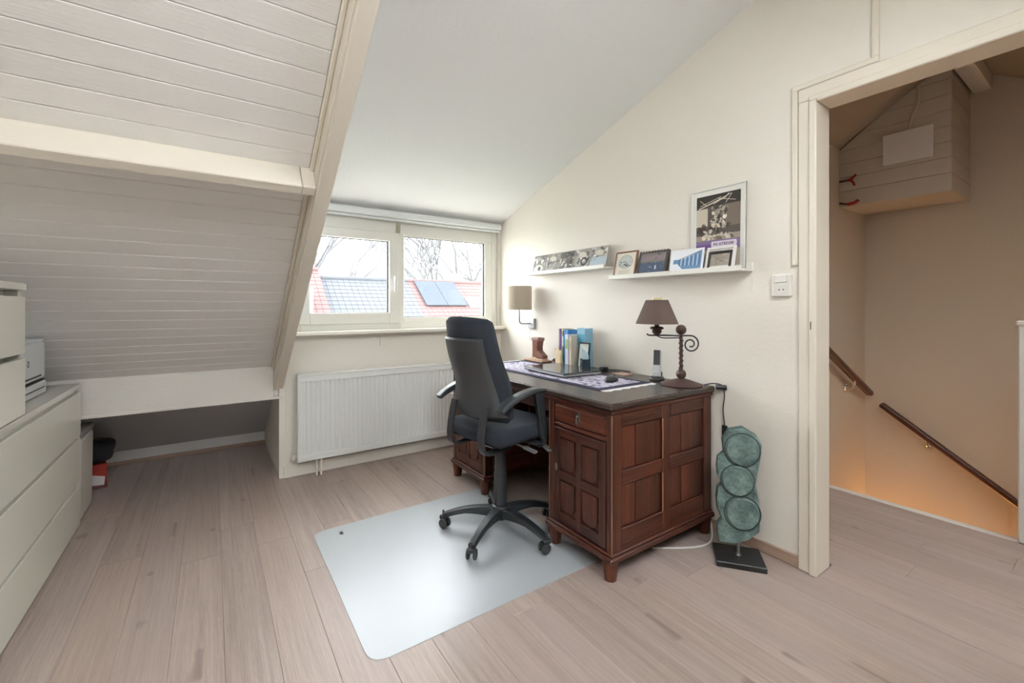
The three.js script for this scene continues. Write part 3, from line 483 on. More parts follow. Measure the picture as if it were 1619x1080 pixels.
  for (const z of [-0.245, 0.245]) {
    const arm = own('armrest', [ribbon([[-0.228, 0.71], [-0.18, 0.738], [-0.10, 0.766], [0.0, 0.782], [0.075, 0.778]], (t) => 0.030 - 0.012 * Math.abs(2 * t - 0.9) ** 2, 0.052, 0.009, 30).translate(0, 0, z)], mArmPad, c);
    own('arm_post', [ribbon([[0.035, 0.770], [0.050, 0.70], [0.066, 0.61], [0.080, 0.53]], (t) => 0.062 - 0.03 * t, 0.03, 0.007).translate(0, 0, z - Math.sign(z) * 0.004), ribbon([[0.082, 0.54], [0.07, 0.508], [0.04, 0.50]], 0.016, 0.03, 0.004).translate(0, 0, z - Math.sign(z) * 0.004), cbox(0.03, 0.075, 0.497, 0.511, Math.min(z, Math.sign(z) * 0.12), Math.max(z, Math.sign(z) * 0.12), 0.003)], mPlasticB, arm);
  }
}

// ---------------------------------------------------------------- on the desk
const T = 0.78;
{
  // runner with lace ends
  const rc = document.createElement('canvas'); rc.width = 256; rc.height = 512; const q = rc.getContext('2d');
  q.fillStyle = '#b9b6c6'; q.fillRect(0, 0, 256, 512); q.fillStyle = '#232440'; q.fillRect(0, 0, 26, 512); q.fillRect(236, 0, 20, 512); q.fillRect(0, 0, 256, 22); q.fillRect(0, 490, 256, 22);
  for (let k = 0; k < 420; k++) { q.fillStyle = ['#55506e', '#7d7894', '#d6d4dd', '#5e4452', '#a5a1b5'][Math.floor(rnd() * 5)]; q.beginPath(); q.ellipse(30 + rnd() * 200, 24 + rnd() * 464, 2 + rnd() * 9, 2 + rnd() * 5, rnd() * 3, 0, 7); q.fill(); }
  const rt = new THREE.CanvasTexture(rc); rt.colorSpace = THREE.SRGBColorSpace;
  const t = thing('table_runner', 'purple patterned runner with white lace ends on the desk', 'runner', [1.80, T, -2.14]);
  const sheet = new THREE.PlaneGeometry(0.40, 1.22, 1, 1).rotateX(-Math.PI / 2).translate(1.80, T + 0.0032, -2.155);
  part('cloth', [sheet], M(0xffffff, 0.9, { map: rt }), t);
  part('hem', [cbox(1.60, 2.0, T + 0.0004, T + 0.003, -2.765, -1.545, 0.001)], M([0.05, 0.045, 0.09], 0.9), t);
  for (const [za, zb] of [[-1.545, -1.505], [-2.80, -2.765]]) {
    const s = new THREE.Shape(), w = 0.40, n = 12, out = zb > -2 ? zb : za, inn = zb > -2 ? za : zb; s.moveTo(1.60, -inn); 
    for (let k = 0; k <= n; k++) { const x = 1.60 + w * k / n; s.lineTo(x, -(out - Math.sign(out - inn) * (k % 2 ? 0 : 0.013))); } s.lineTo(2.0, -inn);
    part('lace_edge', [new THREE.ExtrudeGeometry(s, { depth: 0.002, bevelEnabled: false }).rotateX(-Math.PI / 2).translate(0, T + 0.0004, 0)], M([0.72, 0.71, 0.70], 0.95), t);
  }
  // laptop
  const l = thing('laptop', 'closed grey laptop lying on the purple runner', 'laptop', [1.835, T + 0.0042, -2.115], -0.05), mA = M([0.045, 0.047, 0.05], 0.13);
  own('base', [rbox(0.29, 0.014, 0.42, 0.004, 0, 0.013, 0, 2)], M([0.33, 0.33, 0.335], 0.35, { metalness: 0.5 }), l);
  own('lid', [rbox(0.292, 0.008, 0.422, 0.0034, 0, 0.0245, 0, 2)], mA, l);
  for (const q of [-0.12, 0.10]) own('foot', [cbox(q, q + 0.02, 0, 0.007, -0.17, 0.17, 0.001)], mRubber, l);
  own('hinge', [cbox(0.138, 0.147, 0.012, 0.022, -0.14, 0.14, 0.002)], mDark, l);
  // mouse
  const m = thing('computer_mouse', 'small black computer mouse on the purple runner', 'mouse', [1.845, T + 0.0042, -1.70], 0.2);
  { const g = new THREE.SphereGeometry(1, 24, 16), p = g.attributes.position; for (let i = 0; i < p.count; i++) { const y = p.getY(i); p.setXYZ(i, p.getX(i) * 0.052, y > 0 ? 0.006 + Math.pow(y, 0.7) * 0.026 : 0.006 + y * 0.006, p.getZ(i) * 0.031); } g.computeVertexNormals(); own('body', [g], mPlastic, m); }
  own('wheel', [cyl(0.007, 0.007, 0.006, 0, 0, 0, 16).rotateX(Math.PI / 2).translate(0.028, 0.0285, 0)], mRubber, m);
  // coaster
  const co = thing('coaster', 'flat pink paper slip lying on the desk behind the mouse', 'paper', [2.12, T, -1.86]);
  own('sheet', [cbox(-0.045, 0.045, 0, 0.004, -0.05, 0.05, 0.001)], M([0.50, 0.33, 0.28], 0.7), co);
  // cordless telephone in its cradle
  const ph = thing('cordless_phone', 'silver and black cordless phone standing in its cradle', 'phone', [2.115, T, -1.60], 0.5);
  own('cradle', [lathe([[0.001, 0], [0.044, 0], [0.047, 0.008], [0.040, 0.018], [0.028, 0.024], [0.001, 0.024]], 28).scale(1, 1, 0.92), rbox(0.045, 0.042, 0.05, 0.01, 0.022, 0.03, 0).rotateZ(-0.1)], mPlastic, ph);
  const hs = own('handset', [rbox(0.022, 0.155, 0.046, 0.009, 0, 0.078, 0, 3).rotateZ(-0.13).translate(-0.012, 0.018, 0)], M([0.55, 0.57, 0.59], 0.3, { metalness: 0.5 }), ph);
  own('screen', [rbox(0.006, 0.085, 0.036, 0.0025, -0.0115, 0.112, 0, 2).rotateZ(-0.13).translate(-0.012, 0.018, 0)], M([0.05, 0.055, 0.06], 0.25), hs);
  const kg = []; for (let i = 0; i < 4; i++) for (let j = -1; j <= 1; j++) kg.push(rbox(0.004, 0.007, 0.008, 0.0015, -0.0115, 0.03 + i * 0.0105, j * 0.011, 1).rotateZ(-0.13).translate(-0.012, 0.018, 0));
  own('keypad', kg, M([0.7, 0.72, 0.74], 0.4), hs);
  // boot ornament on its board
  const bt = thing('boot_ornament', 'brown leather boot ornament on a small wooden board', 'ornament', [2.09, T, -2.68]), mBt = M([0.20, 0.085, 0.055], 0.35);
  own('board', [cbox(-0.05, 0.05, 0, 0.012, -0.12, 0.11, 0.003, 2)], M([0.35, 0.2, 0.11], 0.5), bt);
  own('boot', [extrude([[-0.045, 0.02], [0.05, 0.02], [0.085, 0.026], [0.088, 0.048], [0.06, 0.066], [0.028, 0.085], [0.026, 0.11], [0.040, 0.178], [-0.048, 0.180], [-0.043, 0.10], [-0.045, 0.05]], 0.06, 0.012, 3).rotateY(-Math.PI / 2)], mBt, bt);
  own('sole', [extrude([[-0.047, 0.012], [0.086, 0.012], [0.09, 0.024], [0.02, 0.022], [0.0, 0.034], [-0.047, 0.034]], 0.062, 0.003).rotateY(-Math.PI / 2)], M([0.6, 0.45, 0.32], 0.6), bt);
  own('cuff', [cbox(-0.033, 0.033, 0.158, 0.184, -0.051, 0.043, 0.006)], M([0.26, 0.14, 0.105], 0.5), bt);
  // books, stood against the wall
  const book = (label, x0, x1, z0, z1, h, col, spine, group) => {
    const b = thing('book', label, 'book', [(x0 + x1) / 2, T, (z0 + z1) / 2], 0, 'books standing on the desk'), f = 0.0016;
    part('cover', [cbox(x0, x1, T, T + h, z0, z0 + f, 0.0006), cbox(x0, x1, T, T + h, z1 - f, z1, 0.0006), cbox(x0 - 0.001, x0 + f, T, T + h, z0, z1, 0.0006)], M(col, 0.45), b);
    part('pages', [box(x0 + 0.002, x1 - 0.004, T + 0.003, T + h - 0.003, z0 + f, z1 - f)], M([0.75, 0.72, 0.64], 0.8), b);
    part('spine_label', [cbox(x0 - 0.0018, x0 - 0.0008, T + h * 0.55, T + h * 0.85, z0 + 0.003, z1 - 0.003, 0.0002)], M(spine, 0.5), b);
  };
  book('tall purple book at the window end of the row', 2.10, 2.205, -2.445, -2.425, 0.262, [0.13, 0.05, 0.20], [0.17, 0.08, 0.26]);
  book('slim yellow and white book beside the purple one', 2.105, 2.205, -2.423, -2.410, 0.262, [0.62, 0.60, 0.30], [0.7, 0.7, 0.62]);
  book('slim dark green book in the row on the desk', 2.10, 2.205, -2.408, -2.393, 0.245, [0.02, 0.07, 0.06], [0.6, 0.62, 0.58]);
  book('thick bright blue book in the row on the desk', 2.10, 2.205, -2.391, -2.345, 0.258, [0.03, 0.17, 0.42], [0.04, 0.22, 0.5]);
  book('white book with a green spine top in the row', 2.07, 2.205, -2.343, -2.312, 0.226, [0.62, 0.62, 0.66], [0.3, 0.42, 0.12]);
  book('narrow cream book standing lower than its neighbours', 2.075, 2.205, -2.310, -2.285, 0.215, [0.62, 0.56, 0.44], [0.5, 0.42, 0.35]);
  book('wide light blue box file at the end of the row', 2.13, 2.205, -2.283, -2.205, 0.272, [0.22, 0.42, 0.55], [0.08, 0.32, 0.46]);
  const hd = thing('letter_holder', 'cream wooden letter stand in front of the blue book', 'holder', [2.055, T, -2.40]);
  own('back', [extrude([[-0.028, 0.012], [0.028, 0.012], [0.036, 0.115], [0.018, 0.108], [0.0, 0.128], [-0.022, 0.11], [-0.036, 0.118]], 0.008, 0.002).rotateY(-Math.PI / 2)], M([0.66, 0.52, 0.33], 0.6), hd);
  own('foot', [cbox(-0.025, 0.02, 0, 0.013, -0.03, 0.03, 0.003)], M([0.6, 0.48, 0.28], 0.6), hd);
  const pf = thing('desk_photograph', 'small black-framed photograph leaning on the blue box file', 'photograph', [2.085, T + 0.0016, -2.19], 0);
  { const R = (g) => g.rotateZ(-0.12); const w = 0.055, h = 0.178; own('frame', [R(cbox(0, 0.012, 0, h, -w, -w + 0.012)), R(cbox(0, 0.012, 0, h, w - 0.012, w)), R(cbox(0, 0.012, 0, 0.012, -w, w)), R(cbox(0, 0.012, h - 0.012, h, -w, w))], mDark, pf);
    own('photo', [R(box(0.004, 0.010, 0.01, h - 0.01, -w + 0.01, w - 0.01))], M([0.42, 0.46, 0.42], 0.4), pf);  }
  const pn = thing('pen_pot', 'dark blue-grey pen pot with pale blue papers inside', 'pen pot', [2.03, T, -2.10]);
  own('pot', [lathe([[0.001, 0], [0.034, 0], [0.034, 0.078], [0.031, 0.078], [0.031, 0.004], [0.001, 0.004]], 28)], M([0.03, 0.05, 0.065], 0.25), pn);
  own('papers', [extrude([[-0.022, 0.005], [0.022, 0.005], [0.026, 0.10], [0.006, 0.128], [-0.022, 0.145]], 0.006, 0.001).rotateY(-Math.PI / 2 + 0.25), extrude([[-0.02, 0.005], [0.02, 0.005], [0.0, 0.125], [-0.02, 0.118]], 0.004, 0.001).rotateY(-Math.PI / 2 - 0.3).translate(0.012, 0, 0)], M([0.40, 0.53, 0.60], 0.6), pn);
  own('pen', [bar([0.01, 0.006, -0.015], [0.022, 0.12, -0.028], 0.004), bar([0.005, 0.006, 0.012], [0.012, 0.105, 0.026], 0.004)], M([0.02, 0.02, 0.03], 0.4), pn);
  const cb = thing('cable_tangle', 'short dark tangle of cable between the boot and the books', 'cable', [2.15, T, -2.50]);
  own('cable', [tube([[0.02, 0.006, -0.07], [-0.02, 0.02, -0.05], [0.0, 0.035, -0.02], [-0.02, 0.05, 0.01], [0.02, 0.02, 0.03], [-0.03, 0.007, 0.03], [0.03, 0.007, -0.01], [0.055, 0.006, 0.04]], 0.005, 80)], mPlastic, cb);
  const cb2 = thing('charger', 'small dark charger lying beside the pen pot', 'charger', [2.14, T, -2.04]);
  own('case', [rbox(0.05, 0.022, 0.04, 0.006, 0, 0.011, 0)], mPlastic, cb2);
  own('lead', [tube([[0.0, 0.012, 0.018], [0.03, 0.006, 0.04], [0.06, 0.006, 0.07], [0.075, 0.006, 0.16]], 0.003)], mPlastic, cb2);
}
// table lamp
{
  const rx = 0.824, rz = 0.566, t = thing('table_lamp', 'rust-brown table lamp with twisted post, side arm and conical shade', 'table lamp', [2.088, T, -1.425], -Math.asin(rz)), mR = M([0.075, 0.037, 0.032], 0.5), mI = M([0.025, 0.025, 0.028], 0.5);
  own('base', [lathe([[0.001, 0], [0.112, 0], [0.113, 0.005], [0.085, 0.014], [0.05, 0.026], [0.022, 0.034], [0.001, 0.036]], 8).rotateY(0.1)], mR, t);
  own('ball', [new THREE.SphereGeometry(0.026, 24, 16).translate(0, 0.058, 0)], mR, t);
  const sp = [], n = 240; for (let i = 0; i <= n; i++) { const u = i / n; sp.push([0.0085 * Math.cos(u * 44), 0.075 + 0.19 * u, 0.0085 * Math.sin(u * 44)]); }
  own('post', [cyl(0.009, 0.009, 0.20, 0, 0.173, 0, 14), tube(sp, 0.0045, 240, 6)], mR, t);
  own('finial', [new THREE.SphereGeometry(0.0275, 24, 16).translate(0, 0.298, 0)], mR, t);
  const sc = []; for (let i = 0; i <= 40; i++) { const u = i / 40, a = Math.PI / 2 - u * Math.PI * 3.15, r = 0.047 * (1 - 0.76 * u); sc.push([0.052 + r * Math.cos(a), 0.219 + r * Math.sin(a), 0]); }
  own('arm', [tube([[-0.185, 0.276, 0], [-0.178, 0.270, 0], [-0.10, 0.268, 0], [0, 0.266, 0], ...sc], 0.0042, 160, 8), tube([[-0.135, 0.268, 0], [-0.11, 0.256, 0], [-0.06, 0.253, 0], [-0.01, 0.255, 0]], 0.003)], mI, t);
  const cx = -0.131, o = (g) => g.translate(cx, 0, 0);
  own('cup', [o(lathe([[0.001, 0.270], [0.012, 0.270], [0.022, 0.280], [0.026, 0.290], [0.022, 0.297], [0.034, 0.302], [0.036, 0.308], [0.030, 0.314], [0.012, 0.316], [0.012, 0.345], [0.001, 0.345]], 24))], mR, t);
  own('shade', [o(lathe([[0.111, 0.330], [0.058, 0.458], [0.056, 0.457], [0.109, 0.330], [0.111, 0.330]], 36))], new THREE.MeshPhysicalMaterial({ color: lin(0.125, 0.085, 0.072), roughness: 0.85, side: THREE.DoubleSide }), t);
  own('chimney', [o(lathe([[0.028, 0.326], [0.034, 0.35], [0.026, 0.40], [0.0285, 0.472], [0.0265, 0.472], [0.024, 0.40], [0.032, 0.35], [0.026, 0.326]], 24))], new THREE.MeshPhysicalMaterial({ color: lin(0.95, 0.9, 0.75), roughness: 0.08, transmission: 0.8, thickness: 0 }), t);
  const cd = thing('lamp_cord', 'black lamp cord with a switch hanging behind the desk end', 'cord', [2.216, 0, -1.262]);
  own('plug', [cyl(0.013, 0.013, 0.05, 0, 0, 0, 14).rotateX(Math.PI / 2).rotateY(0.7).translate(-0.006, 0.777, -0.008)], mPlastic, cd);
  own('cord', [tube([[-0.045, 0.7835, -0.08], [-0.012, 0.792, -0.05], [-0.002, 0.787, -0.006], [0.0, 0.74, 0.006], [0.002, 0.66, -0.002], [0.004, 0.58, 0.006]], 0.0032, 60, 8)], mPlastic, cd);
  own('switch', [rbox(0.016, 0.062, 0.026, 0.005, 0.003, 0.548, 0.006, 2)], mDark, cd);
}
// white cable on the floor
{
  const c = thing('floor_cable', 'white cable looping out from under the desk end', 'cable', [2.05, 0, -1.3]);
  own('cable', [tube([[-0.25, 0.005, -0.09], [-0.15, 0.005, -0.02], [-0.06, 0.005, 0.03], [0.02, 0.005, 0.045], [0.10, 0.012, 0.015], [0.145, 0.06, -0.02], [0.158, 0.16, -0.06]], 0.0048, 80, 8)], M([0.78, 0.77, 0.75], 0.4), c);
}
// stone sculpture
{
  const s = thing('stone_sculpture', 'green stone sculpture of three stacked discs on a black stand', 'sculpture', [2.057, 0, -1.097], -Math.atan2(0.163, 0.126));
  own('stand', [cbox(-0.104, 0.104, 0, 0.026, -0.086, 0.086, 0.003)], M([0.018, 0.018, 0.019], 0.42), s);
  own('rod', [cyl(0.007, 0.007, 0.11, 0.0, 0.08, 0.0, 14)], mSteel, s);
  own('socket', [cyl(0.014, 0.01, 0.008, 0.0, 0.03, 0.0, 16)], mSteel, s);
  const mS = M([1, 1, 1], 0.85, { map: stoneTex, bumpMap: stoneTex, bumpScale: 0.002 });
  const pts = [[-0.085, 0.085], [-0.02, 0.083], [0.04, 0.108], [0.088, 0.155], [0.092, 0.22], [0.086, 0.30], [0.074, 0.37], [0.082, 0.43], [0.094, 0.50], [0.098, 0.56], [0.078, 0.60], [0.02, 0.635], [-0.04, 0.62], [-0.068, 0.57], [-0.062, 0.51], [-0.088, 0.485], [-0.092, 0.44], [-0.088, 0.40], [-0.066, 0.362], [-0.088, 0.34], [-0.094, 0.29], [-0.09, 0.235], [-0.07, 0.19], [-0.09, 0.165]];
  const g = extrude(pts, 0.052, 0.008, 2); 
  const body = own('stone', [uvBox(NI(g))], mS, s); body.geometry.translate(-0.004, -0.0, 0);
  for (const [x, y, r] of [[0.012, 0.235, 0.073], [-0.008, 0.385, 0.068], [0.012, 0.530, 0.072]]) {
    const n = lattice(12, 12, Math.round(y * 1000)), d = new THREE.CylinderGeometry(r - 0.006, r, 0.016, 40, 1).rotateX(Math.PI / 2), p = d.attributes.position;
    for (let i = 0; i < p.count; i++) { const a = Math.atan2(p.getY(i), p.getX(i)), k = 1 + 0.07 * (n(a * 2 + 12, 3) - 0.5); p.setX(i, p.getX(i) * k); p.setY(i, p.getY(i) * k * 1.04); }
    d.computeVertexNormals(); own('disc', [uvBox(NI(d).translate(x, y, 0.031), 0, r * 9, y)], mS, body);
    own('groove', [new THREE.TorusGeometry(r + 0.004, 0.003, 6, 40).scale(1, 1.04, 1).translate(x, y, 0.0255)], M([0.06, 0.09, 0.09], 0.9), body);
  }
}

// ---------------------------------------------------------------- wall lamp, socket
{
  const w = thing('wall_lamp', 'wall lamp with cream drum shade on a bent steel arm', 'wall lamp', [2.09, 1.17, -2.935]);
  part('shade', [lathe([[0.104, 1.178], [0.104, 1.372], [0.102, 1.372], [0.102, 1.178], [0.104, 1.178]], 40).translate(2.09, 0, -2.935)], new THREE.MeshPhysicalMaterial({ color: lin(0.58, 0.50, 0.38), roughness: 0.95, transmission: 0.25, thickness: 0, side: THREE.DoubleSide }), w);
  part('spider', [bar([1.988, 1.20, -2.935], [2.192, 1.20, -2.935], 0.0025, 6), bar([2.09, 1.20, -3.037], [2.09, 1.20, -2.833], 0.0025, 6)], mSteel, w);
  part('arm', [tube([[2.09, 1.21, -2.935], [2.09, 1.12, -2.935], [2.092, 1.085, -2.935], [2.105, 1.066, -2.935], [2.13, 1.062, -2.935], [2.22, 1.062, -2.935]], 0.0065, 60, 12)], mSteel, w);
  part('bulb', [new THREE.SphereGeometry(0.026, 20, 14).scale(1, 1.3, 1).translate(2.09, 1.265, -2.935), cyl(0.014, 0.014, 0.04, 2.09, 1.22, -2.935, 14)], M([0.8, 0.8, 0.78], 0.3), w);
  part('wall_plate', [cbox(2.208, XR, 1.018, 1.105, -2.975, -2.895, 0.003)], mSteel, w);
  part('pull_cord', [bar([2.20, 1.06, -2.935], [2.20, 0.93, -2.935], 0.0015, 6), new THREE.SphereGeometry(0.005, 10, 8).translate(2.20, 0.93, -2.935)], M([0.7, 0.69, 0.66], 0.5), w);
  const s = thing('wall_socket', 'white double switch and socket plate beside the door frame', 'socket', [XR, 1.25, -0.975]), mSo = M([0.76, 0.74, 0.69], 0.3);
  part('plate', [rbox(0.02, 0.105, 0.085, 0.006, XR - 0.01, 1.302, -0.976, 2)], mSo, s);
  part('rocker', [rbox(0.008, 0.034, 0.05, 0.003, XR - 0.022, 1.333, -0.976, 2)], mSo, s);
  part('socket_face', [new THREE.TorusGeometry(0.019, 0.002, 8, 28).rotateY(Math.PI / 2).translate(XR - 0.0205, 1.284, -0.976)], mSo, s);
  part('contact', [cyl(0.0032, 0.0032, 0.002, 0, 0, 0, 10).rotateZ(Math.PI / 2).translate(XR - 0.0205, 1.282, -0.985), cyl(0.0032, 0.0032, 0.002, 0, 0, 0, 10).rotateZ(Math.PI / 2).translate(XR - 0.0205, 1.282, -0.966)], mDark, s);
}

// ---------------------------------------------------------------- picture ledges and pictures
const canvasTex = (w, h, f) => { const c = document.createElement('canvas'); c.width = w; c.height = h; f(c.getContext('2d'), w, h); const t = new THREE.CanvasTexture(c); t.colorSpace = THREE.SRGBColorSpace; return t; };
const blot = (q, w, h, cols, n, s) => { for (let k = 0; k < n; k++) { q.fillStyle = cols[Math.floor(rnd() * cols.length)]; q.globalAlpha = 0.35 + 0.6 * rnd(); q.beginPath(); q.ellipse(rnd() * w, rnd() * h, s * (0.2 + rnd()) * w, s * (0.2 + rnd()) * h * 0.6, rnd() * 3, 0, 7); q.fill(); } q.globalAlpha = 1; };
{
  const mS = M([0.78, 0.76, 0.70], 0.4);
  const ledge = (label, za, zb, y) => {
    const l = thing('picture_ledge', label, 'shelf', [XR - 0.05, y, (za + zb) / 2], 0, 'picture ledges on the cream wall');
    part('shelf', [cbox(XR - 0.105, XR, y, y + 0.012, za, zb, 0.002, 2)], mS, l);
    part('front_lip', [cbox(XR - 0.113, XR - 0.103, y, y + 0.026, za, zb, 0.002, 2)], mS, l);
    part('back_strip', [cbox(XR - 0.012, XR, y + 0.012, y + 0.045, za, zb, 0.002, 2)], mS, l);
  };
  ledge('upper white picture ledge carrying the row of small black and white prints', -2.86, -2.02, 1.457);
  ledge('lower white picture ledge carrying framed pictures and the tall poster', -1.975, -1.115, 1.378);
  // leaning thing: a rectangle w (along the wall) by h, its foot at x0, leaning back to the wall
  const lean = (name, label, cat, zc, w, h, x0, y, tilt, build, group) => { const t = thing(name, label, cat, [x0, y + 0.0225 * Math.sin(tilt), zc], Math.PI / 2 * 3, group); t.rotation.order = 'YXZ'; t.rotation.x = -tilt; build(t, w, h); return t; };
  // own axes after the turn: x along the wall (towards the window negative), y up, +z towards the room
  const photo = (t, w, h, tex, z, name = 'print') => own(name, [new THREE.PlaneGeometry(w, h).translate(0, h / 2, z)], M(0xffffff, 0.45, { map: tex }), t);
  const cols = ['#2b2a28', '#55534f', '#8f8c86', '#d8d4cb', '#f0ede5', '#3c3a38', '#b9b4aa'];
  const lab = ['black and white print at the window end of the upper ledge', 'second small black and white print from the window', 'middle black and white print, darkest of the row', 'fourth small black and white print, wheel-shaped motif', 'print with a pale blue lower half at the row end'];
  for (let k = 0; k < 5; k++) {
    const tex = canvasTex(160, 160, (q, w, h) => {
      q.fillStyle = ['#7b7872', '#8b8780', '#5d5a56', '#8d8982', '#a39c90'][k]; q.fillRect(0, 0, w, h); blot(q, w, h, cols, 46, 0.13);
      q.fillStyle = '#cbc5b8'; if (k === 1 || k === 3 || k === 4) { q.beginPath(); q.ellipse(w * 0.52, h * 0.3, w * 0.26, h * 0.14, 0.2, 0, 7); q.fill(); } if (k === 0) { q.beginPath(); q.ellipse(w * 0.5, h * 0.75, w * 0.35, h * 0.2, 0, 0, 7); q.fill(); q.fillStyle = '#222'; q.beginPath(); q.arc(w * 0.55, h * 0.78, w * 0.12, 0, 7); q.fill(); }
      if (k === 3) { q.strokeStyle = '#2a2928'; q.lineWidth = 14; q.beginPath(); q.arc(w * 0.66, h * 0.66, w * 0.17, 0, 7); q.stroke(); } if (k === 4) { q.fillStyle = '#aebdc6'; q.fillRect(0, h * 0.52, w, h * 0.48); q.globalAlpha = 1; blot(q, w, h, ['#5d6e78', '#d3dde2', '#8ea0aa'], 8, 0.1); }
      q.strokeStyle = '#cfcabf'; q.lineWidth = 6; q.strokeRect(0, 0, w, h);
    });
    lean('small_print', lab[k], 'print', -2.752 + 0.162 * k, 0.155, 0.145, XR - 0.088, 1.4692, 0.24, (t, w, h) => { own('block', [cbox(-w / 2, w / 2, 0, h, -0.016, 0, 0.001)], M([0.40, 0.36, 0.31], 0.6), t); photo(t, w - 0.002, h - 0.002, tex, 0.0006); }, 'small prints on the upper ledge');
  }
  const frameOf = (t, w, h, b, d, mat) => own('frame', [cbox(-w / 2, -w / 2 + b, 0, h, -d, 0, 0.002, 1), cbox(w / 2 - b, w / 2, 0, h, -d, 0, 0.002, 1), cbox(-w / 2 + b, w / 2 - b, 0, b, -d, 0, 0.002, 0), cbox(-w / 2 + b, w / 2 - b, h - b, h, -d, 0, 0.002, 0), box(-w / 2 + b * 0.5, w / 2 - b * 0.5, b * 0.5, h - b * 0.5, -d, -0.006)], mat, t);
  const inner = (t, w, h, b, tex, z = -0.004) => own('print', [new THREE.PlaneGeometry(w - 2 * b, h - 2 * b).translate(0, h / 2, z)], M(0xffffff, 0.35, { map: tex }), t);
  lean('framed_print', 'brown wooden frame holding an oval black and white engraving', 'picture', -1.875, 0.175, 0.165, XR - 0.09, 1.3902, 0.22, (t, w, h) => { frameOf(t, w, h, 0.01, 0.014, M([0.22, 0.10, 0.055], 0.45)); inner(t, w, h, 0.01, canvasTex(256, 240, (q, W, H) => { q.fillStyle = '#d9d2c4'; q.fillRect(0, 0, W, H); q.fillStyle = '#b9bdb9'; q.beginPath(); q.ellipse(W / 2, H * 0.42, W * 0.36, H * 0.3, 0, 0, 7); q.fill(); q.strokeStyle = '#4b4944'; q.lineWidth = 3; q.stroke(); q.save(); q.clip(); q.fillStyle = '#3f4543'; for (let k = 0; k < 26; k++) q.fillRect(W * 0.15 + rnd() * W * 0.7, H * (0.36 + rnd() * 0.24), 4 + rnd() * 24, 3 + rnd() * 12); q.restore(); q.fillStyle = '#8d8577'; for (let k = 0; k < 4; k++) q.fillRect(W * 0.2, H * (0.79 + k * 0.045), W * (0.6 - 0.1 * (k % 2)), 3); })); });
  lean('framed_print', 'dark ornate frame holding a group photograph in blue-grey tones', 'picture', -1.672, 0.205, 0.150, XR - 0.088, 1.3902, 0.28, (t, w, h) => { frameOf(t, w, h, 0.014, 0.022, M([0.06, 0.05, 0.042], 0.45)); inner(t, w, h, 0.014, canvasTex(256, 180, (q, W, H) => { q.fillStyle = '#7d7572'; q.fillRect(0, 0, W, H); q.fillStyle = '#8e7f80'; q.fillRect(0, H * 0.15, W, H * 0.25); q.fillStyle = '#4c5a70'; q.fillRect(0, H * 0.5, W, H * 0.5); blot(q, W, H, ['#44506a', '#6f7e96', '#3b3f4c', '#8992a3'], 30, 0.06); q.fillStyle = '#d9dce2'; q.fillRect(W * 0.62, H * 0.66, 12, 34); }));
    for (let k = 0; k < 9; k++) { const m = own('beading', [cbox(-w / 2 + 0.012 + k * 0.0215, -w / 2 + 0.022 + k * 0.0215, h - 0.010, h - 0.003, -0.002, 0.0022, 0.001)], M([0.28, 0.25, 0.21], 0.4), t); } });
  lean('picture_card', 'white card with a blue picture of a covered colonnade', 'card', -1.437, 0.205, 0.128, XR - 0.09, 1.3902, 0.2, (t, w, h) => { own('card', [cbox(-w / 2, w / 2, 0, h, -0.003, 0, 0.0006)], M([0.78, 0.78, 0.79], 0.6), t); photo(t, w - 0.004, h - 0.004, canvasTex(256, 160, (q, W, H) => { q.fillStyle = '#e6e8ec'; q.fillRect(0, 0, W, H); q.fillStyle = '#6d8fb3'; q.beginPath(); q.moveTo(W * 0.1, H * 0.42); q.lineTo(W * 0.4, H * 0.42); q.lineTo(W * 0.95, H * 0.08); q.lineTo(W * 0.95, H * 0.88); q.lineTo(W * 0.4, H * 0.88); q.lineTo(W * 0.24, H * 0.62); q.lineTo(W * 0.1, H * 0.62); q.fill(); q.strokeStyle = '#2f4a6a'; q.lineWidth = 4; q.beginPath(); q.moveTo(W * 0.3, H * 0.42); q.lineTo(W * 0.95, H * 0.08); q.stroke(); for (let k = 0; k < 11; k++) { q.fillStyle = k % 2 ? '#c7d6e6' : '#3d5f88'; q.fillRect(W * (0.28 + k * 0.06), H * (0.42 - k * 0.022), 6, H * (0.3 + k * 0.024)); } }), 0.0006); });
  lean('framed_print', 'small white and black frame holding a pale pencil drawing', 'picture', -1.243, 0.155, 0.122, XR - 0.095, 1.3902, 0.24, (t, w, h) => { frameOf(t, w, h, 0.014, 0.014, M([0.72, 0.70, 0.68], 0.45)); own('inner_frame', [cbox(-w / 2 + 0.014, -w / 2 + 0.026, 0.002, h - 0.026, -0.008, 0.0012, 0.001), cbox(w / 2 - 0.026, w / 2 - 0.014, 0.002, h - 0.026, -0.008, 0.0012, 0.001), cbox(-w / 2 + 0.014, w / 2 - 0.014, h - 0.038, h - 0.025, -0.008, 0.0014, 0.001), cbox(-w / 2 + 0.014, w / 2 - 0.014, 0.002, 0.008, -0.008, 0.0012, 0.001)], M([0.03, 0.027, 0.025], 0.45), t); inner(t, w, h, 0.02, canvasTex(200, 160, (q, W, H) => { q.fillStyle = '#a59c90'; q.fillRect(0, 0, W, H); blot(q, W, H, ['#9a9083', '#b1a99c', '#8d8275'], 30, 0.12); q.strokeStyle = '#6e645a'; q.lineWidth = 2; for (let k = 0; k < 7; k++) { q.beginPath(); q.moveTo(rnd() * W, rnd() * H); q.lineTo(rnd() * W, rnd() * H); q.stroke(); } })); });
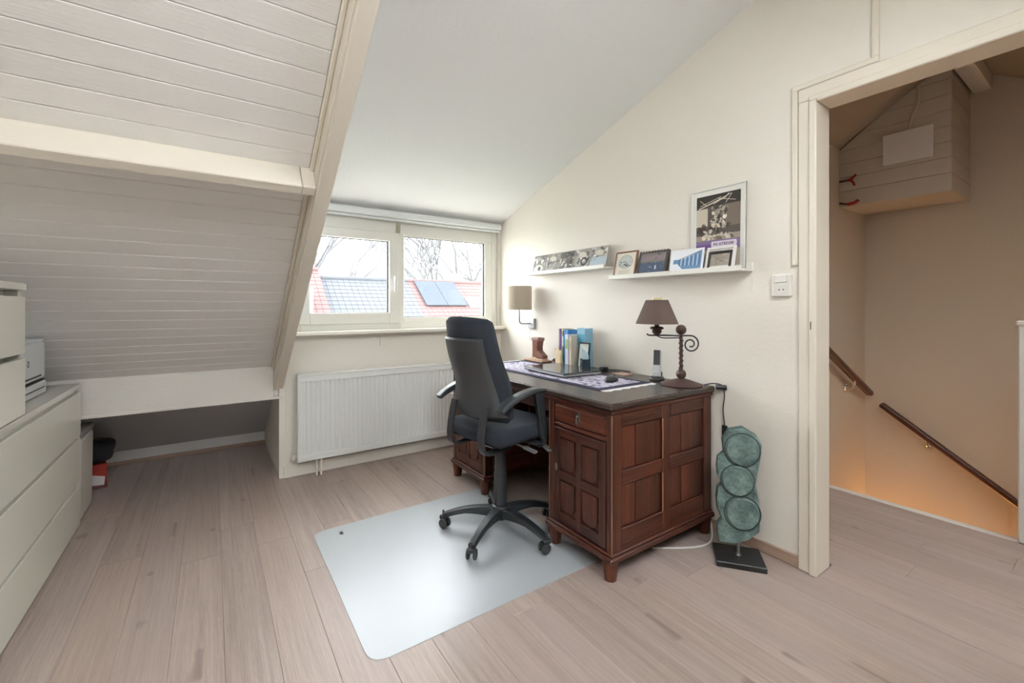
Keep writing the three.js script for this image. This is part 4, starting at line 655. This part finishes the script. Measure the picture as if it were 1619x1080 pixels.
  lean('poster_frame', 'tall white-framed sepia poster with a purple band and white label', 'poster', -1.29, 0.30, 0.445, XR - 0.034, 1.3902, 0.03, (t, w, h) => { own('frame', [cbox(-w / 2, w / 2, 0, h, -0.014, -0.004, 0.002), cbox(-w / 2, -w / 2 + 0.006, 0, h, -0.012, 0.002, 0.001, 1), cbox(w / 2 - 0.006, w / 2, 0, h, -0.012, 0.002, 0.001, 1), cbox(-w / 2, w / 2, h - 0.006, h, -0.012, 0.002, 0.001), cbox(-w / 2, w / 2, 0, 0.006, -0.012, 0.002, 0.001)], M([0.74, 0.73, 0.68], 0.4), t);
    own('print', [new THREE.PlaneGeometry(w - 0.056, h - 0.06).translate(0.002, h / 2 - 0.004, -0.0032)], M(0xffffff, 0.4, { map: canvasTex(384, 600, (q, W, H) => {
      q.fillStyle = '#5a524b'; q.fillRect(0, 0, W, H); q.fillStyle = '#3a3531'; q.fillRect(0, 0, W, H * 0.16); q.fillStyle = '#c9bfae'; q.fillRect(0, H * 0.18, W * 0.27, H * 0.25); q.fillStyle = '#7a6e62'; q.fillRect(W * 0.6, H * 0.16, W * 0.4, H * 0.3); q.fillStyle = '#9b8f80'; q.fillRect(0, H * 0.56, W, H * 0.18);
      q.strokeStyle = '#cfc6b6'; q.lineWidth = 9; q.beginPath(); q.moveTo(W * 0.05, H * 0.17); q.lineTo(W * 0.66, H * 0.07); q.lineTo(W * 0.75, H * 0.02); q.stroke(); q.lineWidth = 5; for (let k = 0; k < 6; k++) { q.beginPath(); q.moveTo(rnd() * W, rnd() * H * 0.1); q.lineTo(rnd() * W, H * 0.12 + rnd() * 20); q.stroke(); }
      const B = (x0, x1, y0, y1, n, c) => { for (let k = 0; k < n; k++) { q.fillStyle = c[Math.floor(rnd() * c.length)]; q.globalAlpha = 0.5 + 0.5 * rnd(); q.beginPath(); q.ellipse(W * rr(x0, x1), H * rr(y0, y1), 5 + rnd() * 16, 5 + rnd() * 20, rnd() * 3, 0, 7); q.fill(); } q.globalAlpha = 1; };
      B(0.36, 0.7, 0.18, 0.48, 60, ['#d9d0c0', '#e8e1d4', '#4a433d', '#8f8577', '#2f2b28']); B(0.3, 0.82, 0.42, 0.74, 70, ['#4a3f3a', '#2f2a28', '#a39787', '#6a5e55', '#cdc3b3']); B(0.02, 0.22, 0.42, 0.54, 18, ['#3f2f2b', '#5c4a43', '#2d2523']); B(0.18, 0.36, 0.5, 0.62, 12, ['#ddd4c4', '#c9bfaf']);
      q.fillStyle = '#7f6b93'; q.fillRect(0, H * 0.635, W, H * 0.13); q.fillStyle = '#6d4f8c'; q.fillRect(0, H * 0.69, W * 0.36, H * 0.06); q.fillStyle = '#d9cddb'; q.beginPath(); q.roundRect(W * 0.36, H * 0.655, W * 0.57, H * 0.08, 14); q.fill(); q.fillStyle = '#2d2833'; q.font = 'bold 33px sans-serif'; q.fillText('PV ATRIUM', W * 0.41, H * 0.716); q.fillStyle = '#b7ab9c'; q.fillRect(0, H * 0.77, W, H * 0.23);
    }) }), t); });
  const lf = thing('leaf_trinket', 'small dark green trinket at the end of the lower ledge', 'trinket', [XR - 0.07, 1.3902, -1.955]);
  own('body', [rbox(0.03, 0.014, 0.03, 0.006, 0, 0.007, 0, 2), new THREE.SphereGeometry(0.008, 12, 8).translate(0.004, 0.016, 0.004)], M([0.04, 0.08, 0.045], 0.6), lf);
}

// ---------------------------------------------------------------- stairwell things
{
  const mH = M([0.075, 0.022, 0.014], 0.35);
  const rail = (label, a, b, wall) => {
    const A = V(...a), B = V(...b), t = thing('handrail', label, 'handrail', a, 0), d = B.clone().sub(A);
    const g = new RoundedBoxGeometry(0.04, d.length(), 0.05, 3, 0.014); const up = wall === 'z' ? V(0, 0, 1) : V(1, 0, 0), y = d.clone().normalize(), x = up.clone().cross(y).normalize(), z = x.clone().cross(y);
    g.applyMatrix4(new THREE.Matrix4().makeBasis(x, y, z)); g.translate(d.x / 2, d.y / 2, d.z / 2); own('rail', [g], mH, t);
    for (const u of wall === 'z' ? [0.2, 0.72] : [0.18, 0.85]) { const p = d.clone().multiplyScalar(u), w = wall === 'z' ? [p.x, p.y - 0.075, LZ0 + 0.006 - A.z] : [FX - 0.006 - A.x, p.y - 0.075, p.z];
      const k = own('bracket', [tube([[p.x, p.y - 0.018, p.z], [p.x, p.y - 0.055, p.z], [(p.x + w[0]) / 2, p.y - 0.078, (p.z + w[2]) / 2], w], 0.006, 24, 8)], mChrome, t); own('rosette', [(wall === 'z' ? cyl(0.024, 0.02, 0.008, 0, 0, 0, 20).rotateX(Math.PI / 2) : cyl(0.024, 0.02, 0.008, 0, 0, 0, 20).rotateZ(Math.PI / 2)).translate(...w)], mChrome, k); }
  };
  rail('short dark wooden handrail next to the door frame', [3.10, 1.055, -1.215], [4.20, 0.53, -1.215], 'z');
  rail('long dark wooden handrail descending along the stairwell wall', [4.24, 0.455, -1.16], [4.24, -0.62, 0.30], 'x');
  const v = thing('access_panel', 'white access panel on the boarded box above the stairs', 'panel', [3.785, 2.157, -0.89]);
  part('cover', [cbox(3.755, 3.778, 2.157, 2.362, -1.016, -0.766, 0.003)], M([0.72, 0.69, 0.68], 0.45), v);
  part('batten', [cbox(3.776, 3.786, 2.17, 2.35, -1.0, -0.78, 0.002)], M([0.6, 0.54, 0.46], 0.6), v);
  const co = thing('conduit', 'pale cable conduit climbing from the access panel', 'conduit', [3.782, 2.36, -0.88]);
  part('tube', [tube([[3.780, 2.362, -0.885], [3.780, 2.44, -0.87], [3.780, 2.52, -0.842], [3.780, 2.58, -0.835], [3.780, 2.64, -0.838]], 0.010, 40, 10)], M([0.64, 0.57, 0.47], 0.5), co);
  const wr = thing('hanging_wire', 'dark wire along the sloping ceiling edge above the stairs', 'wire', [3.78, 2.3, -1.2]);
  part('wire', [tube([[3.778, 2.345, -1.27], [3.778, 2.50, -1.065], [3.778, 2.66, -0.83], [3.778, 2.695, -0.70]], 0.004, 40, 6)], M([0.16, 0.12, 0.08], 0.7), wr);
  for (const [y, lab, dy] of [[2.113, 'red forked hook at the left of the boarded box', 0.035], [1.958, 'red drooping hook below the forked one', 0.012]]) {
    const h = thing('red_hook', lab, 'hook', [3.775, y, -1.27]);
    own('shaft', [tube([[0, 0, 0], [-0.002, dy > 0.02 ? 0 : -0.014, 0.04], [-0.004, dy > 0.02 ? 0.0 : -0.016, 0.08]], 0.007, 20, 8)], M([0.09, 0.02, 0.015], 0.5), h);
    own('tip', dy > 0.02 ? [tube([[-0.004, 0, 0.05], [-0.004, 0.008, 0.075], [-0.004, 0.03, 0.10]], 0.008, 16, 8), tube([[-0.004, 0, 0.05], [-0.004, -0.012, 0.075], [-0.004, -0.045, 0.092]], 0.007, 16, 8)] : [tube([[-0.004, -0.018, 0.05], [-0.004, -0.014, 0.09], [-0.004, 0.0, 0.115]], 0.011, 16, 8)], M([0.30, 0.01, 0.012], 0.4), h);
  }
  const np = thing('newel_post', 'white newel post at the edge of the stair landing', 'post', [3.40, 0.006, -0.335]);
  own('post', [cbox(-0.035, 0.035, 0, 1.10, -0.035, 0.035, 0.006, 1)], M([0.74, 0.72, 0.68], 0.4), np);
  own('cap', [cbox(-0.042, 0.042, 1.10, 1.125, -0.042, 0.042, 0.006)], M([0.74, 0.72, 0.68], 0.4), np);
  const L = thing('stair_lamp', 'warm wall lamp low in the stairwell', 'wall lamp', [4.2, -0.95, -1.0]);
  own('plate', [cyl(0.045, 0.045, 0.02, 0, 0, 0, 24).rotateZ(Math.PI / 2).translate(0.09, 0, 0)], mSteel, L);
  own('arm', [bar([0.09, 0, 0], [0, 0, 0], 0.008), cyl(0.018, 0.022, 0.04, 0, 0.01, 0, 16)], mSteel, L);
  own('bulb', [new THREE.SphereGeometry(0.03, 20, 14).translate(0, 0.06, 0)], M([0.9, 0.7, 0.4], 0.4, { emissive: lin(1, 0.55, 0.18), emissiveIntensity: 3 }), L);
  const pl = new THREE.PointLight(new THREE.Color().setRGB(1, 0.52, 0.16), 0.9, 0, 2); pl.position.set(0, 0.06, 0); pl.castShadow = true; L.add(pl);
}

// ---------------------------------------------------------------- outdoors
{
  const ground = struct('ground', [box(-60, 80, -6.2, -6.0, -90, -4.6)], M([0.16, 0.19, 0.12], 0.95), 'gardens between the house rows|ground');
  const RZ = -18, RY = 2.307, m = 0.75, tileA = 0.245, mRed = [M([0.080, 0.041, 0.039], 0.9), M([0.077, 0.040, 0.038], 0.9)], mGrey = [M([0.044, 0.048, 0.054], 0.9)], cosA = 1 / Math.hypot(1, m);
  const house = (label, x0, x1, mats, dy, extra) => {
    const h = thing('terraced_house', label, 'house', [(x0 + x1) / 2, -6, RZ], 0, 'houses across the gardens'), ry = RY + dy;
    part('wall', [prismX([[RZ + 4.4, -6], [RZ + 4.4, ry - 4.4 * m - 0.15], [RZ, ry - 0.15], [RZ - 4.4, ry - 4.4 * m - 0.15], [RZ - 4.4, -6]], x0, x1)], M([0.33, 0.25, 0.2], 0.9), h);
    part('ridge', [bar([x0, ry + 0.03, RZ], [x1, ry + 0.03, RZ], 0.09, 10)], mats[0], h);
    const tiles = [], rows = 22, cols = Math.round((x1 - x0) / 0.22), w = (x1 - x0) / cols, ang = Math.atan(m);
    for (let r = 0; r < rows; r++) for (let k = 0; k < cols; k++) { const s = (r + 0.5) * tileA; tiles.push(new THREE.BoxGeometry(w * 0.96, 0.04, tileA * 1.12).rotateX(ang - 0.06).translate(x0 + (k + 0.5) * w, ry - s * m * cosA, RZ + s * cosA)); }
    const t = part('roof_tiles', tiles, mats[0], h); t.userData.kind = 'stuff';
    part('rear_slope', [box(x0, x1, 0, 0.05, -5.6, 0).applyMatrix4(new THREE.Matrix4().makeRotationX(-ang)).translate(0, ry, RZ)], mats[0], h);
    extra?.(h, ry);
  };
  const on = (x, s, ry, lift) => [x, ry - s * m * cosA + lift * cosA, RZ + s * cosA + lift * m * cosA], ang = Math.atan(m);
  const slab = (x0, x1, s0, s1, lift, th, ry) => { const c = on((x0 + x1) / 2, (s0 + s1) / 2, ry, lift); return cbox(-(x1 - x0) / 2, (x1 - x0) / 2, -th / 2, th / 2, -(s1 - s0) / 2, (s1 - s0) / 2, 0.01).applyMatrix4(new THREE.Matrix4().makeRotationX(ang)).translate(...c); };
  house('red tiled house at the left edge of the window view', -1.2, 3.35, mRed, 0.3, (h, ry) => { part('dormer_window', [cbox(1.6, 2.75, ry - 1.75, ry - 0.75, RZ + 0.8, RZ + 2.4, 0.02)], M([0.55, 0.55, 0.55], 0.6), h); part('dormer_pane', [cbox(1.75, 2.6, ry - 1.6, ry - 0.95, RZ + 2.4, RZ + 2.42, 0.005)], M([0.12, 0.14, 0.17], 0.2), h); });
  house('grey tiled house between the two red roofs', 3.35, 6.88, mGrey, 0);
  house('red tiled house with solar panels and roof window', 6.88, 12.2, [mRed[1]], 0, (h, ry) => {
    for (let k = 0; k < 2; k++) { const a = 7.15 + k * 0.95; const p = part('solar_panel', [slab(a, a + 0.94, 0.1, 1.85, 0.1, 0.04, ry)], new THREE.MeshPhysicalMaterial({ color: lin(0.044, 0.052, 0.062), roughness: 0.9, specularIntensity: 0.15 }), h); }
    const w = part('roof_window', [slab(9.15, 9.85, 1.25, 1.95, 0.06, 0.06, ry)], M([0.5, 0.5, 0.5], 0.5), h); part('pane', [slab(9.23, 9.77, 1.33, 1.87, 0.1, 0.02, ry)], M([0.35, 0.4, 0.45], 0.1), w);
    part('chimney', [cbox(9.1, 9.7, ry - 0.4, ry + 0.45, RZ - 0.7, RZ - 0.2, 0.02)], M([0.24, 0.12, 0.09], 0.9), h);
  });
  house('house at the far right end of the terrace', 12.2, 17, mGrey, 0.1);
  const tree = (label, x, z, h0, sd, spread) => {
    let s2 = sd; const r2 = () => { s2 = (s2 * 1664525 + 1013904223) >>> 0; return s2 / 4294967296; };
    const t = thing('bare_tree', label, 'tree', [x, -6, z], 0, 'bare trees behind the houses'), trunk = [], br = [];
    const grow = (p, d, l, r, n) => {
      const q = p.clone().addScaledVector(d, l), g = new THREE.CylinderGeometry(r * 0.72, r, l * 1.03, n > 5 ? 7 : n > 2 ? 4 : 3, 1, true).applyQuaternion(new THREE.Quaternion().setFromUnitVectors(V(0, 1, 0), d)).translate((p.x + q.x) / 2, (p.y + q.y) / 2, (p.z + q.z) / 2);
      (n > 7 ? trunk : br).push(g); if (n <= 0) return;
      const k = n > 7 ? 3 : r2() < 0.22 ? 3 : 2;
      for (let i = 0; i < k; i++) { const e = d.clone().add(V((r2() - 0.5) * spread, (r2() - 0.3) * 0.5, (r2() - 0.5) * spread)).normalize(); grow(q, e, l * (0.68 + 0.2 * r2()), r * 0.71, n - 1); }
    };
    grow(V(0, 0, 0), V(0.02, 1, 0).normalize(), h0, 0.26, 9);
    const mT = M([0.12, 0.12, 0.125], 0.95); own('trunk', trunk, mT, t); const b = own('branches', br, mT, t); 
  };
  tree('wide bare tree seen through the left pane', 5.2, -27, 3.6, 5, 1.35);
  tree('bare tree rising over the solar panels', 14.2, -28, 3.9, 4242, 1.35);
  tree('bare tree at the right edge of the window', 25.5, -33, 3.9, 1234, 1.35);
  tree('more distant bare tree behind the grey roof', 21.0, -46, 4.9, 31337, 1.35);
}

scene.traverse((o) => { if (o.isMesh) o.castShadow = o.receiveShadow = true; });
renderer.render(scene, camera);
